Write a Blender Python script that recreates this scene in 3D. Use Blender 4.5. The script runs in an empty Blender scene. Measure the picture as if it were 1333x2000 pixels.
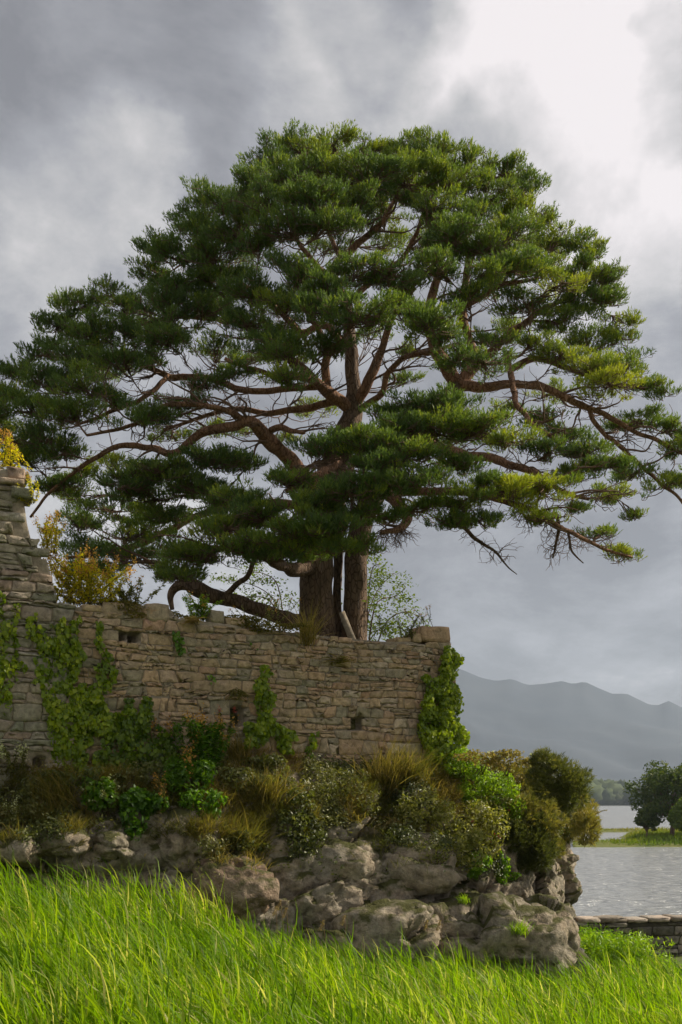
import bpy, math, random
import numpy as np
from mathutils import Vector
from mathutils.bvhtree import BVHTree

random.seed(7)
RNG = np.random.default_rng(7)
scene = bpy.context.scene
COL = scene.collection
R = math.radians

# ------------------------------------------------------------------ camera
F, CX, HY, HC = 1944.0, 666.5, 1565.0, 4.0      # focal length in photo pixels, horizon row, eye height
cam_d = bpy.data.cameras.new("camera")
cam = bpy.data.objects.new("camera", cam_d); COL.objects.link(cam)
cam.location = (0, 0, HC); cam.rotation_euler = (R(90), 0, 0)
cam_d.sensor_fit = 'VERTICAL'; cam_d.sensor_height = 36; cam_d.lens = 36 * F / 2000
cam_d.shift_y = (HY - 1000) / 2000
cam_d.clip_start = 0.1; cam_d.clip_end = 20000
scene.camera = cam

# ------------------------------------------------------------------ light
SUN_AZ, SUN_EL = R(70), R(40)                    # azimuth to the right of the view direction
sun_dir = Vector((math.sin(SUN_AZ) * math.cos(SUN_EL), math.cos(SUN_AZ) * math.cos(SUN_EL), math.sin(SUN_EL)))
sun_d = bpy.data.lights.new("sun", 'SUN'); sun_d.energy = 5.0; sun_d.angle = R(2.0); sun_d.color = (1.0, 0.90, 0.74)
sun = bpy.data.objects.new("sun", sun_d); COL.objects.link(sun)
sun.rotation_euler = (-sun_dir).to_track_quat('-Z', 'Y').to_euler()
sun.location = (30, 20, 40)

def dirpx(px, py):
    return Vector(((px - CX) / F, 1.0, (HY - py) / F)).normalized()

world = bpy.data.worlds.new("World"); scene.world = world; world.use_nodes = True
def build_world():
    nt = world.node_tree; N = nt.nodes; L = nt.links; N.clear()
    def nd(t, **k):
        n = N.new(t)
        for a, b in k.items(): setattr(n, a, b)
        return n
    def math_(op, a, b=None, c=None):
        n = nd('ShaderNodeMath', operation=op)
        for i, v in enumerate((a, b, c)):
            if v is None: continue
            if hasattr(v, 'is_linked') or hasattr(v, 'links'): L.new(v, n.inputs[i])
            else: n.inputs[i].default_value = v
        return n.outputs[0]
    tc = nd('ShaderNodeTexCoord'); d = tc.outputs['Generated']
    sep = nd('ShaderNodeSeparateXYZ'); L.new(d, sep.inputs[0])
    # flatten the dome onto a cloud layer so that the clouds shrink towards the horizon
    zz = math_('ADD', math_('ABSOLUTE', sep.outputs[2]), 0.42)
    px = math_('DIVIDE', sep.outputs[0], zz); py = math_('DIVIDE', sep.outputs[1], zz)
    cmb = nd('ShaderNodeCombineXYZ'); L.new(px, cmb.inputs[0]); L.new(py, cmb.inputs[1])
    L.new(math_('MULTIPLY', sep.outputs[2], 0.7), cmb.inputs[2])
    n1 = nd('ShaderNodeTexNoise'); n1.inputs['Scale'].default_value = 3.8; n1.inputs['Detail'].default_value = 7
    n1.inputs['Roughness'].default_value = 0.62; n1.inputs['Distortion'].default_value = 0.2
    mp = nd('ShaderNodeMapping'); mp.inputs['Location'].default_value = (3.7, 1.2, 0.4)
    L.new(cmb.outputs[0], mp.inputs[0]); L.new(mp.outputs[0], n1.inputs['Vector'])
    n2 = nd('ShaderNodeTexNoise'); n2.inputs['Scale'].default_value = 1.15; n2.inputs['Detail'].default_value = 3
    mp2 = nd('ShaderNodeMapping'); mp2.inputs['Location'].default_value = (8.3, 5.1, 2.2)
    L.new(cmb.outputs[0], mp2.inputs[0]); L.new(mp2.outputs[0], n2.inputs['Vector'])
    cl = math_('ADD', math_('MULTIPLY', n1.outputs['Fac'], 0.75), math_('MULTIPLY', n2.outputs['Fac'], 0.25))
    # distort the direction a little so that the cloud masses keep ragged outlines
    nv = nd('ShaderNodeTexNoise'); nv.inputs['Scale'].default_value = 7.0; nv.inputs['Detail'].default_value = 9
    L.new(d, nv.inputs['Vector'])
    sv = nd('ShaderNodeVectorMath', operation='SUBTRACT'); L.new(nv.outputs['Color'], sv.inputs[0]); sv.inputs[1].default_value = (.5, .5, .5)
    sc_ = nd('ShaderNodeVectorMath', operation='SCALE'); L.new(sv.outputs[0], sc_.inputs[0]); sc_.inputs['Scale'].default_value = 0.30
    av = nd('ShaderNodeVectorMath', operation='ADD'); L.new(d, av.inputs[0]); L.new(sc_.outputs[0], av.inputs[1])
    nm = nd('ShaderNodeVectorMath', operation='NORMALIZE'); L.new(av.outputs[0], nm.inputs[0])
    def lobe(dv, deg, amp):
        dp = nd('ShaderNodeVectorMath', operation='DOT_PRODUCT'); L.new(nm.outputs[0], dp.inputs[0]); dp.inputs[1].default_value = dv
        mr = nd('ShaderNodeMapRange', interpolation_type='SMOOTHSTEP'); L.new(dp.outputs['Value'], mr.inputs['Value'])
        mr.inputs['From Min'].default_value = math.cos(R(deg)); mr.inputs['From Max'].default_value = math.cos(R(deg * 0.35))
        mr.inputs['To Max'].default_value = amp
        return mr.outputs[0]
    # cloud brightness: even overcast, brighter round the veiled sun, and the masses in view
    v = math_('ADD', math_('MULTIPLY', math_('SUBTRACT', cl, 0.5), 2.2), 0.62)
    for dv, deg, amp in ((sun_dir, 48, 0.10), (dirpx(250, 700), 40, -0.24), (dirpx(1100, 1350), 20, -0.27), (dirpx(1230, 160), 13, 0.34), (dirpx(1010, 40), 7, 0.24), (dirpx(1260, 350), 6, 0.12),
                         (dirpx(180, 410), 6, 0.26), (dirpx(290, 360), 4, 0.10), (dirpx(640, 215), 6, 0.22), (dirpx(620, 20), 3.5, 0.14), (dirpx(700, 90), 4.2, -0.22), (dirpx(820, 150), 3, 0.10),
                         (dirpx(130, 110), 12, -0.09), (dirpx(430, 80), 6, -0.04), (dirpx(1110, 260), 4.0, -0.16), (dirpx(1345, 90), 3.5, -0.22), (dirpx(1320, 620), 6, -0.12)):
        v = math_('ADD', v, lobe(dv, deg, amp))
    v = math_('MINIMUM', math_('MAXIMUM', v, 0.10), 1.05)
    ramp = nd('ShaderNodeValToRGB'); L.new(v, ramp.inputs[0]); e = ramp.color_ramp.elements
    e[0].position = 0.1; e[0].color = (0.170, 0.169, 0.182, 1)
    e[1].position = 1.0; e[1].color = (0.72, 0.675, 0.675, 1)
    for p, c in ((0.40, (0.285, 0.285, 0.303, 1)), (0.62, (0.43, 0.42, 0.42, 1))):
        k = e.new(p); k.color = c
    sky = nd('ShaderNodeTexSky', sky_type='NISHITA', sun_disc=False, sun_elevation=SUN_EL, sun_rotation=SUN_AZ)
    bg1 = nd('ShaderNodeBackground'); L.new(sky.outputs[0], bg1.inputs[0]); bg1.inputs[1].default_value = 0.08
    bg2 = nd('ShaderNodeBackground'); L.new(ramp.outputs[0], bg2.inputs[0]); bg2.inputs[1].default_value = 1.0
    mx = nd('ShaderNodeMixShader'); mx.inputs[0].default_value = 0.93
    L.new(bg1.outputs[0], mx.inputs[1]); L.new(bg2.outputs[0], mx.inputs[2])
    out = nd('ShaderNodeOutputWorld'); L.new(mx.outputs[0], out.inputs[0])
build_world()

vs = scene.view_settings
vs.view_transform = 'Standard'; vs.look = 'None'; vs.exposure = 0.42; vs.gamma = 1.0; vs.use_curve_mapping = False
scene.render.engine = 'CYCLES'
cy = scene.cycles
cy.use_denoising = True; cy.max_bounces = 6; cy.diffuse_bounces = 3; cy.glossy_bounces = 2
cy.transmission_bounces = 4; cy.transparent_max_bounces = 6; cy.volume_bounces = 1
cy.use_adaptive_sampling = True; cy.adaptive_threshold = 0.02
cy.sample_clamp_indirect = 4

# ------------------------------------------------------------------ helpers
def P(px, py, Y):
    return Vector(((px - CX) / F * Y, Y, HC + (HY - py) / F * Y))
def pX(px, Y): return (px - CX) / F * Y
def pZ(py, Y): return HC + (HY - py) / F * Y

def tag(o, label=None, cat=None, group=None, kind=None):
    if label: o["label"] = label
    if cat: o["category"] = cat
    if group: o["group"] = group
    if kind: o["kind"] = kind
    return o
def empty(name, loc):
    o = bpy.data.objects.new(name, None); COL.objects.link(o); o.location = loc
    o.empty_display_size = 0.2
    return o
def mesh_np(name, V, faces, mat, parent=None, tint=None, smooth=False):
    """V (n,3) world coordinates; faces: one array (m,k) or a list of them"""
    V = np.asarray(V, dtype=np.float64)
    off = np.array(parent.location) if parent is not None else None
    if parent is not None and parent.parent is not None: off = off + np.array(parent.parent.location)
    if off is not None: V = V - off
    if not isinstance(faces, list): faces = [faces]
    faces = [np.asarray(f, dtype=np.int32) for f in faces if len(f)]
    me = bpy.data.meshes.new(name)
    me.vertices.add(len(V)); me.vertices.foreach_set("co", V.astype(np.float32).ravel())
    tot = sum(f.size for f in faces); me.loops.add(tot)
    me.loops.foreach_set("vertex_index", np.concatenate([f.ravel() for f in faces]).astype(np.int32))
    starts = []; s = 0
    for f in faces:
        starts.append(s + np.arange(len(f)) * f.shape[1]); s += f.size
    st = np.concatenate(starts).astype(np.int32)
    me.polygons.add(len(st)); me.polygons.foreach_set("loop_start", st)
    if smooth: me.polygons.foreach_set("use_smooth", np.ones(len(st), dtype=bool))
    if tint is not None:
        a = me.attributes.new("tint", 'FLOAT', 'POINT'); a.data.foreach_set("value", np.asarray(tint, dtype=np.float32))
    me.update(calc_edges=True)
    me.materials.append(mat)
    o = bpy.data.objects.new(name, me); COL.objects.link(o)
    if parent is not None: o.parent = parent
    return o

class MB:
    """collects pieces of geometry for one mesh"""
    def __init__(self): self.V = []; self.F = {}; self.T = []; self.n = 0
    def add(self, V, faces, tint=None):
        V = np.asarray(V, float)
        for f in (faces if isinstance(faces, list) else [faces]):
            f = np.asarray(f)
            if len(f): self.F.setdefault(f.shape[1], []).append(f + self.n)
        self.V.append(V); self.n += len(V)
        t = np.full(len(V), 0.5) if tint is None else np.broadcast_to(np.asarray(tint, float), (len(V),))
        self.T.append(t)
    def build(self, name, mat, parent=None, smooth=False):
        return mesh_np(name, np.concatenate(self.V), [np.concatenate(f) for f in self.F.values()], mat, parent,
                       np.concatenate(self.T), smooth)

def tube(pts, rad, sides=6, cap=True):
    pts = np.asarray(pts, float); n = len(pts); rad = np.broadcast_to(np.asarray(rad, float), (n,))
    tg = np.gradient(pts, axis=0); tg /= np.linalg.norm(tg, axis=1)[:, None] + 1e-9
    a = np.array([0, 0, 1.0]) if abs(tg[0][2]) < 0.9 else np.array([1.0, 0, 0])
    V = np.zeros((n, sides, 3)); ang = np.arange(sides) * 2 * math.pi / sides
    for i in range(n):
        u = a - tg[i] * a.dot(tg[i]); u /= np.linalg.norm(u) + 1e-9; w = np.cross(tg[i], u); a = u
        V[i] = pts[i] + rad[i] * (np.cos(ang)[:, None] * u + np.sin(ang)[:, None] * w)
    i, j = np.meshgrid(np.arange(n - 1), np.arange(sides), indexing='ij'); j2 = (j + 1) % sides
    q = np.stack([i * sides + j, i * sides + j2, (i + 1) * sides + j2, (i + 1) * sides + j], -1).reshape(-1, 4)
    V = V.reshape(-1, 3); fs = [q]
    if cap:
        V = np.vstack([V, pts[0] - tg[0] * 0, pts[-1]]); k = np.arange(sides); k2 = (k + 1) % sides; b = n * sides
        fs.append(np.vstack([np.stack([np.full(sides, b), k2, k], -1),
                             np.stack([np.full(sides, b + 1), (n - 1) * sides + k, (n - 1) * sides + k2], -1)]))
    return V, fs

def smooth_path(pts, n):
    """Catmull-Rom through rows of any width"""
    p = np.asarray(pts, float); p = np.vstack([2 * p[0] - p[1], p, 2 * p[-1] - p[-2]])
    seg = len(p) - 3; t = np.linspace(0, seg, n); i = np.minimum(t.astype(int), seg - 1); f = (t - i)[:, None]
    a, b, c, d = p[i], p[i + 1], p[i + 2], p[i + 3]
    return 0.5 * (2 * b + (c - a) * f + (2 * a - 5 * b + 4 * c - d) * f ** 2 + (3 * b - a - 3 * c + d) * f ** 3)

# --- noise in numpy
def _h(ix, iy, iz, seed):
    x = (ix.astype(np.int64) * 374761393 + iy.astype(np.int64) * 668265263 + iz.astype(np.int64) * 2147483647 + seed * 974711) & 0xffffffff
    x = ((x ^ (x >> 13)) * 1274126177) & 0xffffffff
    x = ((x ^ (x >> 15)) * 2246822519) & 0xffffffff
    x = x ^ (x >> 16)
    return (x & 0xffffff) / float(0x1000000)
def vnoise(p, seed=0):
    p = np.asarray(p, float); i = np.floor(p); f = p - i; f = f * f * f * (f * (f * 6 - 15) + 10); r = 0
    for dx in (0, 1):
        for dy in (0, 1):
            for dz in (0, 1):
                w = (f[:, 0] if dx else 1 - f[:, 0]) * (f[:, 1] if dy else 1 - f[:, 1]) * (f[:, 2] if dz else 1 - f[:, 2])
                r = r + w * _h(i[:, 0] + dx, i[:, 1] + dy, i[:, 2] + dz, seed)
    return r
def fbm(p, octv=4, seed=0, gain=0.5):
    r = 0; a = 1; s = 0; p = np.asarray(p, float)
    for k in range(octv):
        r = r + a * vnoise(p * 2.03 ** k + k * 17.3, seed + k); s += a; a *= gain
    return r / s
def worley(p, seed=0):
    p = np.asarray(p, float); i = np.floor(p); f1 = np.full(len(p), 9.0); f2 = np.full(len(p), 9.0)
    for dx in (-1, 0, 1):
        for dy in (-1, 0, 1):
            for dz in (-1, 0, 1):
                c = i + (dx, dy, dz)
                q = c + np.stack([_h(c[:, 0], c[:, 1], c[:, 2], seed + k) for k in (1, 2, 3)], -1)
                d = np.linalg.norm(p - q, axis=1)
                f2 = np.where(d < f1, f1, np.minimum(f2, d)); f1 = np.minimum(f1, d)
    return f1, f2
def runit(n, rng=RNG):
    v = rng.normal(size=(n, 3)); return v / (np.linalg.norm(v, axis=1)[:, None] + 1e-9)
def norm_(v): return v / (np.linalg.norm(v, axis=-1, keepdims=True) + 1e-9)

# ------------------------------------------------------------------ materials
def mat_new(name):
    m = bpy.data.materials.new(name); m.use_nodes = True; nt = m.node_tree
    return m, nt, nt.nodes, nt.links, nt.nodes['Principled BSDF'], nt.nodes['Material Output']
def ramp_(N, stops):
    r = N.new('ShaderNodeValToRGB'); e = r.color_ramp.elements
    e[0].position, e[0].color = stops[0][0], (*stops[0][1], 1); e[1].position, e[1].color = stops[-1][0], (*stops[-1][1], 1)
    for p, c in stops[1:-1]:
        k = e.new(p); k.color = (*c, 1)
    return r
def noise_(N, scale, detail=4, rough=0.55, dist=0.0):
    n = N.new('ShaderNodeTexNoise'); n.inputs['Scale'].default_value = scale; n.inputs['Detail'].default_value = detail
    n.inputs['Roughness'].default_value = rough; n.inputs['Distortion'].default_value = dist; return n
def mix_(N, L, fac, a, b, mode='MIX'):
    m = N.new('ShaderNodeMix'); m.data_type = 'RGBA'; m.blend_type = mode
    for k, v in ((0, fac), (6, a), (7, b)):
        if isinstance(v, (int, float)): m.inputs[k].default_value = v
        elif isinstance(v, tuple): m.inputs[k].default_value = (*v, 1)
        else: L.new(v, m.inputs[k])
    return m.outputs[2]

def leaf_mat(name, stops, transl=0.4, rough=0.5, spec=0.3, tfac=1.5):
    """thin leaf: reflects and lets light through; colour by the leaf's own tint"""
    m, nt, N, L, bs, out = mat_new(name)
    at = N.new('ShaderNodeAttribute'); at.attribute_name = "tint"
    rp = ramp_(N, stops); L.new(at.outputs['Fac'], rp.inputs[0])
    L.new(rp.outputs[0], bs.inputs['Base Color']); bs.inputs['Roughness'].default_value = rough
    bs.inputs['Specular IOR Level'].default_value = spec
    tr = N.new('ShaderNodeBsdfTranslucent')
    g = mix_(N, L, 1.0, rp.outputs[0], (1.15 * tfac, 1.2 * tfac, 0.45 * tfac), 'MULTIPLY'); L.new(g, tr.inputs[0])
    ms = N.new('ShaderNodeMixShader'); ms.inputs[0].default_value = transl
    L.new(bs.outputs[0], ms.inputs[1]); L.new(tr.outputs[0], ms.inputs[2]); L.new(ms.outputs[0], out.inputs[0])
    return m

def rock_mat(name, stops, moss=0.5, scale=1.0, bump=0.95, moss_col=(0.07, 0.07, 0.022)):
    m, nt, N, L, bs, out = mat_new(name)
    tc = N.new('ShaderNodeTexCoord'); geo = N.new('ShaderNodeNewGeometry')
    pos = geo.outputs['Position']
    n1 = noise_(N, 1.3 * scale, 6, 0.6, 0.6); L.new(pos, n1.inputs['Vector'])
    n2 = noise_(N, 9 * scale, 8, 0.65); L.new(pos, n2.inputs['Vector'])
    n3 = noise_(N, 42 * scale, 5, 0.6); L.new(pos, n3.inputs['Vector'])
    rp = ramp_(N, stops); L.new(n1.outputs['Fac'], rp.inputs[0])
    r2 = ramp_(N, [(0.3, (0.42, 0.41, 0.39)), (0.7, (1.25, 1.25, 1.24))]); L.new(n2.outputs['Fac'], r2.inputs[0])
    c = mix_(N, L, 1.0, rp.outputs[0], r2.outputs[0], 'MULTIPLY')
    # pale lichen spots
    r3 = ramp_(N, [(0.60, (0, 0, 0)), (0.70, (1, 1, 1))]); L.new(n3.outputs['Fac'], r3.inputs[0])
    c = mix_(N, L, mix_(N, L, 1.0, r3.outputs[0], (0.45, 0.45, 0.45), 'MULTIPLY'), c, (0.42, 0.41, 0.38))
    # moss where noise allows, on faces that look up
    sx = N.new('ShaderNodeSeparateXYZ'); L.new(geo.outputs['Normal'], sx.inputs[0])
    n4 = noise_(N, 2.6 * scale, 5, 0.6); L.new(pos, n4.inputs['Vector'])
    ad = N.new('ShaderNodeMath'); ad.operation = 'MULTIPLY_ADD'; L.new(sx.outputs[2], ad.inputs[0]); ad.inputs[1].default_value = 0.35
    L.new(n4.outputs['Fac'], ad.inputs[2])
    r4 = ramp_(N, [(0.78 - 0.25 * moss, (0, 0, 0)), (0.92 - 0.25 * moss, (1, 1, 1))]); L.new(ad.outputs[0], r4.inputs[0])
    c = mix_(N, L, r4.outputs[0], c, moss_col)
    L.new(c, bs.inputs['Base Color']); bs.inputs['Roughness'].default_value = 0.9; bs.inputs['Specular IOR Level'].default_value = 0.2
    b = N.new('ShaderNodeBump'); b.inputs['Strength'].default_value = bump; b.inputs['Distance'].default_value = 0.08
    hs = N.new('ShaderNodeMath'); hs.operation = 'MULTIPLY_ADD'; L.new(n3.outputs['Fac'], hs.inputs[0]); hs.inputs[1].default_value = 0.35
    L.new(n2.outputs['Fac'], hs.inputs[2]); L.new(hs.outputs[0], b.inputs['Height']); L.new(b.outputs[0], bs.inputs['Normal'])
    return m

def stone_mat(name, stops, bump=0.85):
    """one building stone: colour by the stone itself, mottled, with lichen"""
    m, nt, N, L, bs, out = mat_new(name)
    oi = N.new('ShaderNodeObjectInfo'); geo = N.new('ShaderNodeNewGeometry'); pos = geo.outputs['Position']
    at = N.new('ShaderNodeAttribute'); at.attribute_name = "tint"
    rp = ramp_(N, stops); rp.color_ramp.interpolation = 'LINEAR'; L.new(at.outputs['Fac'], rp.inputs[0])
    n2 = noise_(N, 11, 7, 0.65, 0.4); L.new(pos, n2.inputs['Vector'])
    n3 = noise_(N, 48, 5, 0.6); L.new(pos, n3.inputs['Vector'])
    n1 = noise_(N, 1.6, 4); L.new(pos, n1.inputs['Vector'])
    r2 = ramp_(N, [(0.28, (0.5, 0.49, 0.47)), (0.72, (1.3, 1.3, 1.28))]); L.new(n2.outputs['Fac'], r2.inputs[0])
    c = mix_(N, L, 1.0, rp.outputs[0], r2.outputs[0], 'MULTIPLY')
    r1 = ramp_(N, [(0.35, (0.80, 0.82, 0.80)), (0.65, (1.12, 1.06, 1.0))]); L.new(n1.outputs['Fac'], r1.inputs[0])
    c = mix_(N, L, 1.0, c, r1.outputs[0], 'MULTIPLY')
    r3 = ramp_(N, [(0.60, (0, 0, 0)), (0.72, (0.5, 0.5, 0.5))]); L.new(n3.outputs['Fac'], r3.inputs[0])
    c = mix_(N, L, r3.outputs[0], c, (0.40, 0.385, 0.34))
    L.new(c, bs.inputs['Base Color']); bs.inputs['Roughness'].default_value = 0.9; bs.inputs['Specular IOR Level'].default_value = 0.2
    b = N.new('ShaderNodeBump'); b.inputs['Strength'].default_value = bump; b.inputs['Distance'].default_value = 0.03
    hs = N.new('ShaderNodeMath'); hs.operation = 'MULTIPLY_ADD'; L.new(n3.outputs['Fac'], hs.inputs[0]); hs.inputs[1].default_value = 0.4
    L.new(n2.outputs['Fac'], hs.inputs[2]); L.new(hs.outputs[0], b.inputs['Height']); L.new(b.outputs[0], bs.inputs['Normal'])
    return m

def bark_mat(name, lo, hi, bump=0.7, zs=0.35):
    m, nt, N, L, bs, out = mat_new(name)
    geo = N.new('ShaderNodeNewGeometry'); mp = N.new('ShaderNodeMapping'); mp.inputs['Scale'].default_value = (1, 1, zs)
    L.new(geo.outputs['Position'], mp.inputs[0])
    v = N.new('ShaderNodeTexVoronoi'); v.feature = 'DISTANCE_TO_EDGE'; v.inputs['Scale'].default_value = 13; L.new(mp.outputs[0], v.inputs['Vector'])
    n = noise_(N, 7, 6, 0.65); L.new(mp.outputs[0], n.inputs['Vector'])
    rp = ramp_(N, [(0.3, lo), (0.7, hi)]); L.new(n.outputs['Fac'], rp.inputs[0])
    rv = ramp_(N, [(0.0, (0.45, 0.42, 0.4)), (0.12, (1, 1, 1))]); L.new(v.outputs['Distance'], rv.inputs[0])
    c = mix_(N, L, 1.0, rp.outputs[0], rv.outputs[0], 'MULTIPLY')
    L.new(c, bs.inputs['Base Color']); bs.inputs['Roughness'].default_value = 0.9; bs.inputs['Specular IOR Level'].default_value = 0.15
    b = N.new('ShaderNodeBump'); b.inputs['Strength'].default_value = bump; b.inputs['Distance'].default_value = 0.06
    hs = N.new('ShaderNodeMath'); hs.operation = 'MULTIPLY_ADD'; L.new(rv.outputs[0], hs.inputs[0]); hs.inputs[1].default_value = 0.7
    L.new(n.outputs['Fac'], hs.inputs[2]); L.new(hs.outputs[0], b.inputs['Height']); L.new(b.outputs[0], bs.inputs['Normal'])
    return m

def plain_mat(name, a, b, scale=4, rough=0.9, bump=0.3):
    m, nt, N, L, bs, out = mat_new(name)
    geo = N.new('ShaderNodeNewGeometry'); n = noise_(N, scale, 7, 0.6); L.new(geo.outputs['Position'], n.inputs['Vector'])
    rp = ramp_(N, [(0.3, a), (0.7, b)]); L.new(n.outputs['Fac'], rp.inputs[0]); L.new(rp.outputs[0], bs.inputs['Base Color'])
    bs.inputs['Roughness'].default_value = rough; bs.inputs['Specular IOR Level'].default_value = 0.2
    bm = N.new('ShaderNodeBump'); bm.inputs['Strength'].default_value = bump; bm.inputs['Distance'].default_value = 0.1
    L.new(n.outputs['Fac'], bm.inputs['Height']); L.new(bm.outputs[0], bs.inputs['Normal'])
    return m

def water_mat():
    m, nt, N, L, bs, out = mat_new("lake_water")
    geo = N.new('ShaderNodeNewGeometry'); mp = N.new('ShaderNodeMapping'); mp.inputs['Scale'].default_value = (0.55, 1.0, 1)
    mp.inputs['Rotation'].default_value = (0, 0, R(12)); L.new(geo.outputs['Position'], mp.inputs[0])
    n1 = noise_(N, 1.7, 4, 0.55, 0.3); L.new(mp.outputs[0], n1.inputs['Vector'])
    n2 = noise_(N, 0.22, 3, 0.5); L.new(mp.outputs[0], n2.inputs['Vector'])
    ad = N.new('ShaderNodeMath'); ad.operation = 'MULTIPLY_ADD'; L.new(n2.outputs['Fac'], ad.inputs[0]); ad.inputs[1].default_value = 1.6
    L.new(n1.outputs['Fac'], ad.inputs[2])
    b = N.new('ShaderNodeBump'); b.inputs['Strength'].default_value = 1.0; b.inputs['Distance'].default_value = 0.55
    L.new(ad.outputs[0], b.inputs['Height']); L.new(b.outputs[0], bs.inputs['Normal'])
    bs.inputs['Base Color'].default_value = (0.24, 0.25, 0.255, 1); bs.inputs['Roughness'].default_value = 0.22
    bs.inputs['IOR'].default_value = 1.4; bs.inputs['Specular IOR Level'].default_value = 0.5
    return m

M = {}
M['needles'] = leaf_mat("pine_needles", [(0.0, (0.056, 0.094, 0.036)), (0.45, (0.112, 0.170, 0.044)), (0.75, (0.215, 0.262, 0.036)), (1.0, (0.34, 0.355, 0.034))], 0.38, 0.55, 0.2, 1.45)
M['gorse'] = leaf_mat("gorse_spines", [(0.0, (0.054, 0.066, 0.022)), (0.5, (0.144, 0.150, 0.042)), (1.0, (0.312, 0.252, 0.072))], 0.35, 0.5, 0.3)
M['ivy'] = leaf_mat("ivy_leaf", [(0.0, (0.050, 0.095, 0.005)), (0.5, (0.165, 0.235, 0.008)), (1.0, (0.37, 0.41, 0.02))], 0.38, 0.38, 0.35, 1.6)
M['green'] = leaf_mat("fresh_leaf", [(0.0, (0.045, 0.11, 0.008)), (0.5, (0.115, 0.225, 0.010)), (1.0, (0.24, 0.33, 0.02))], 0.45, 0.4, 0.4, 1.6)
M['dull'] = leaf_mat("dull_leaf", [(0.0, (0.052, 0.069, 0.017)), (0.5, (0.127, 0.138, 0.032)), (1.0, (0.265, 0.241, 0.081))], 0.35, 0.45, 0.4)
M['olive'] = leaf_mat("olive_leaf", [(0.0, (0.085, 0.10, 0.02)), (0.5, (0.18, 0.19, 0.035)), (0.85, (0.33, 0.30, 0.09)), (1.0, (0.50, 0.48, 0.34))], 0.4, 0.4, 0.5)
M['straw'] = leaf_mat("dry_grass", [(0.0, (0.085, 0.09, 0.02)), (0.5, (0.19, 0.15, 0.04)), (1.0, (0.38, 0.27, 0.11))], 0.4, 0.6, 0.2)
M['gold'] = leaf_mat("golden_leaf", [(0.0, (0.24, 0.27, 0.015)), (0.5, (0.52, 0.42, 0.025)), (1.0, (0.70, 0.46, 0.05))], 0.55, 0.5, 0.3, 1.6)
M['reed'] = leaf_mat("reed_leaf", [(0.0, (0.060, 0.125, 0.004)), (0.5, (0.130, 0.225, 0.005)), (0.85, (0.225, 0.295, 0.008)), (1.0, (0.46, 0.41, 0.19))], 0.5, 0.5, 0.2, 1.75)
M['reedhead'] = leaf_mat("reed_plume", [(0.0, (0.20, 0.14, 0.08)), (1.0, (0.38, 0.29, 0.18))], 0.3, 0.8, 0.1)
M['red'] = leaf_mat("red_flower", [(0.0, (0.30, 0.05, 0.05)), (1.0, (0.5, 0.10, 0.09))], 0.35, 0.6, 0.2)
M['orange'] = leaf_mat("seed_flower", [(0.0, (0.30, 0.15, 0.05)), (1.0, (0.58, 0.34, 0.10))], 0.45, 0.7, 0.1)
M['pale'] = leaf_mat("pale_flower", [(0.0, (0.40, 0.42, 0.22)), (1.0, (0.62, 0.62, 0.42))], 0.35, 0.6, 0.2)
M['islandleaf'] = leaf_mat("island_leaf", [(0.0, (0.030, 0.054, 0.014)), (0.5, (0.060, 0.090, 0.019)), (1.0, (0.132, 0.144, 0.030))], 0.3, 0.6, 0.2)
M['islandlight'] = leaf_mat("island_light_leaf", [(0.0, (0.06, 0.10, 0.015)), (1.0, (0.15, 0.20, 0.03))], 0.4, 0.6, 0.2)
M['marsh'] = leaf_mat("marsh_grass", [(0.0, (0.06, 0.10, 0.012)), (0.5, (0.11, 0.16, 0.015)), (1.0, (0.20, 0.17, 0.04))], 0.4, 0.6, 0.2)
M['bark'] = bark_mat("pine_bark", (0.075, 0.053, 0.038), (0.21, 0.142, 0.094))
M['bark_red'] = bark_mat("upper_pine_bark", (0.14, 0.078, 0.048), (0.33, 0.185, 0.11), 0.5)
M['twig'] = plain_mat("twig_bark", (0.095, 0.060, 0.042), (0.21, 0.13, 0.085), 6)
M['stem'] = plain_mat("plant_stem", (0.07, 0.07, 0.03), (0.16, 0.12, 0.06), 8)
M['wood'] = plain_mat("weathered_board", (0.22, 0.18, 0.13), (0.40, 0.34, 0.26), 9)
M['rock'] = rock_mat("limestone", [(0.25, (0.15, 0.122, 0.085)), (0.45, (0.30, 0.262, 0.20)), (0.6, (0.35, 0.28, 0.20)), (0.78, (0.46, 0.42, 0.345))], 0.5)
M['rockred'] = rock_mat("rusty_limestone", [(0.25, (0.13, 0.09, 0.06)), (0.5, (0.27, 0.19, 0.13)), (0.75, (0.36, 0.28, 0.21))], 0.6)
M['rockdark'] = rock_mat("mossy_limestone", [(0.25, (0.10, 0.09, 0.08)), (0.5, (0.22, 0.20, 0.17)), (0.75, (0.33, 0.30, 0.26))], 0.75)
M['stone'] = stone_mat("wall_stone", [(0.0, (0.29, 0.26, 0.18)), (0.2, (0.36, 0.30, 0.21)), (0.42, (0.41, 0.295, 0.185)), (0.62, (0.45, 0.345, 0.215)), (0.8, (0.42, 0.28, 0.185)), (1.0, (0.52, 0.44, 0.33))])
M['towerstone'] = stone_mat("tower_stone", [(0.0, (0.215, 0.215, 0.155)), (0.3, (0.31, 0.28, 0.21)), (0.6, (0.33, 0.295, 0.235)), (0.85, (0.32, 0.24, 0.185)), (1.0, (0.44, 0.40, 0.33))])
M['lowstone'] = stone_mat("harbour_wall_stone", [(0.0, (0.10, 0.095, 0.08)), (0.6, (0.24, 0.22, 0.185)), (1.0, (0.42, 0.38, 0.33))])
M['copestone'] = stone_mat("cope_stone", [(0.0, (0.26, 0.22, 0.18)), (1.0, (0.42, 0.36, 0.31))])
M['mortar'] = plain_mat("lime_mortar", (0.17, 0.14, 0.10), (0.33, 0.275, 0.20), 9)
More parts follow.
